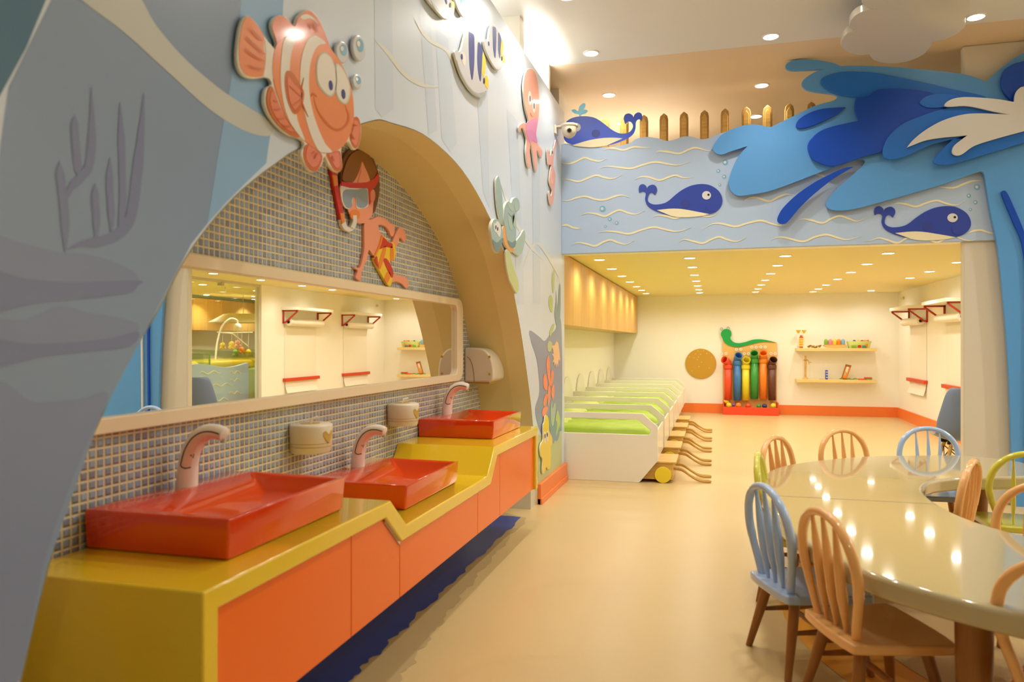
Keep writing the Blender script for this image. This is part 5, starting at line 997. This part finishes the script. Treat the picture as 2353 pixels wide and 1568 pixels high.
# low wave-painted crib wall
cw = [(3.62+.0*t, 7.5+2.9*t) for t in [k/30 for k in range(31)]]
b = NB(); topz = [1.0+.035*math.sin(k*.42+.6) for k in range(31)]
prism(b, [(3.60, y, 0) for x, y in (cw[0], cw[-1])] + [(3.60, y, z) for (x, y), z in zip(cw[::-1], topz[::-1])], (.06, 0, 0)); cb = tag(obj('nursery_divider', b, 'beam_blue', bev=.004), 'low blue panel with white wavy lines seen in the mirror', 'divider')
rn = random.Random(11)
for zz, y0, l in ((.90, 9.2, .5), (.86, 8.5, .35), (.80, 9.0, .45), (.74, 8.7, .4), (.70, 9.5, .5), (.64, 8.6, .4), (.60, 9.2, .35), (.52, 8.7, .5), (.48, 9.5, .4), (.88, 9.9, .3), (.56, 9.9, .3), (.76, 9.9, .3), (.42, 9.0, .4), (.36, 8.5, .4), (.92, 8.0, .4), (.7, 8.0, .4), (.5, 7.9, .4)):
    b = NB(); tube(b, [(3.597, y0+l*k/16, zz+.02*math.sin(k*.75)) for k in range(17)], [.009*min(1, .25+min(k, 16-k)/4) for k in range(17)], 6); obj('wave_line', b, 'wave_cream', cb)
for i in range(3):
    y0 = 8.3 + i*1.35
    r = thing('crib', f'yellow padded crib with clear rails seen in the mirror, {ORD[i]} from the column', 'crib', (4.4, y0+.6, 0), 'cribs in the nursery')
    b = NB(); box(b, 3.75, 5.2, y0, y0+1.25, .1, .92); obj('base', b, 'weed_green', r, bev=.03)
    b = NB(); box(b, 3.8, 5.15, y0+.05, y0+1.2, .92, 1.06); obj('cushion', b, 'fish_yellow', r, bev=.06, seg=4)
    for yy in (y0+.03, y0+1.22):
        b = NB(); pts = [(3.78, yy), (5.18, yy)]; prism(b, [(3.78, yy, 1.0), (4.2, yy, 1.03), (4.7, yy, 1.12), (5.18, yy, 1.2), (5.18, yy, 1.23), (4.3, yy, 1.2), (3.78, yy, 1.17)], (0, .012, 0)); obj('clear_rail', b, 'acrylic', r)
    b = NB(); tube(b, [(3.8, y0+.05, 1.0), (3.8, y0+.05, 1.2)], .014, 8); obj('post', b, 'leaf_green', r)
for i, (x, y, lab) in enumerate(((4.3, 10.55, 'white crib mobile with hanging toys in the middle of the mirror view'), (4.3, 8.75, 'white crib mobile partly hidden by the column in the mirror'))):
    r = thing('crib_mobile', lab, 'mobile', (x, y, 1.06), 'crib mobiles in the nursery')
    arc_ = [(x, y-.05, 1.065), (x, y, 1.35), (x, y+.12, 1.62), (x, y+.32, 1.75), (x, y+.50, 1.74), (x, y+.54, 1.68)]
    b = NB(); tube(b, [(p[0], a_, z_) for p, (a_, z_) in zip([arc_[0]]*26, crom([(q[1], q[2]) for q in arc_], False, 5))], .016, 10); obj('arm', b, 'white_gloss', r)
    b = NB(); ball(b, (x, y+.54, 1.62), .065, 14); obj('motor_ball', b, 'white_gloss', r)
    b = NB(); tube(b, [(x, y+.0, 1.52), (x, y+.4, 1.50), (x, y+.85, 1.28)], .010, 8); tube(b, [(x-.3, y+.54, 1.52), (x+.3, y+.54, 1.52)], .010, 8); tube(b, [(x, y+.54, 1.58), (x, y+.54, 1.3)], .005, 6); obj('spokes', b, 'white_gloss', r)
    for dx, dy, dz, m in ((0, .54, 1.34, 'coral_pink'), (0, .66, 1.22, 'orange'), (0, .48, 1.18, 'leaf_green'), (-.2, .1, 1.32, 'fish_yellow'), (.3, .54, 1.3, 'fish_yellow'), (0, .85, 1.18, 'wheel_yellow')):
        b = NB(); ball(b, (x+dx, y+dy, dz), .05, 10); ball(b, (x+dx, y+dy+.05, dz-.05), .03, 8); ball(b, (x+dx, y+dy-.04, dz-.05), .03, 8); obj('hanging_toy', b, m, r)
        b = NB(); tube(b, [(x+dx, y+dy, dz+.03), (x+dx, y+dy, 1.5)], .003, 5); obj('cord', b, 'white_gloss', r)
ls = thing('lamp_shade', 'wide cream lampshade hanging in the nursery seen in the mirror', 'lamp', (4.9, 12.1, 1.72))
b = NB(); lathe(b, [(.62, 0), (.34, .16), (.33, .16)], (4.9, 12.1, 1.72), 32); obj('shade', b, 'ceiling_yellow', ls)
b = NB(); tube(b, [(4.9, 12.1, 1.88), (4.9, 12.1, 2.25)], .006, 6); obj('cord', b, 'white_paint', ls)
b = NB(); lathe(b, [(.0, -.02), (.1, -.018), (.22, 0), (.24, .02), (.22, .03)], (3.3, 10.05, 1.12), 24, 'x'); tag(obj('round_sign', b, 'white_gloss'), 'white rounded disc at the edge of the glass seen in the mirror', 'sign') if False else b.free()
for i, (x, y) in enumerate(((4.0, 8.6), (4.0, 9.8), (4.0, 11.2), (5.0, 9.0), (5.0, 10.5), (5.55, 11.9), (5.55, 13.4), (5.0, 12.6))):
    make_light(x, y, 2.25, f'round downlight in the nursery ceiling seen in the mirror, {ORD[i]} from the column', 'downlights in the nursery', BACK_W*1.6, BACK_C)
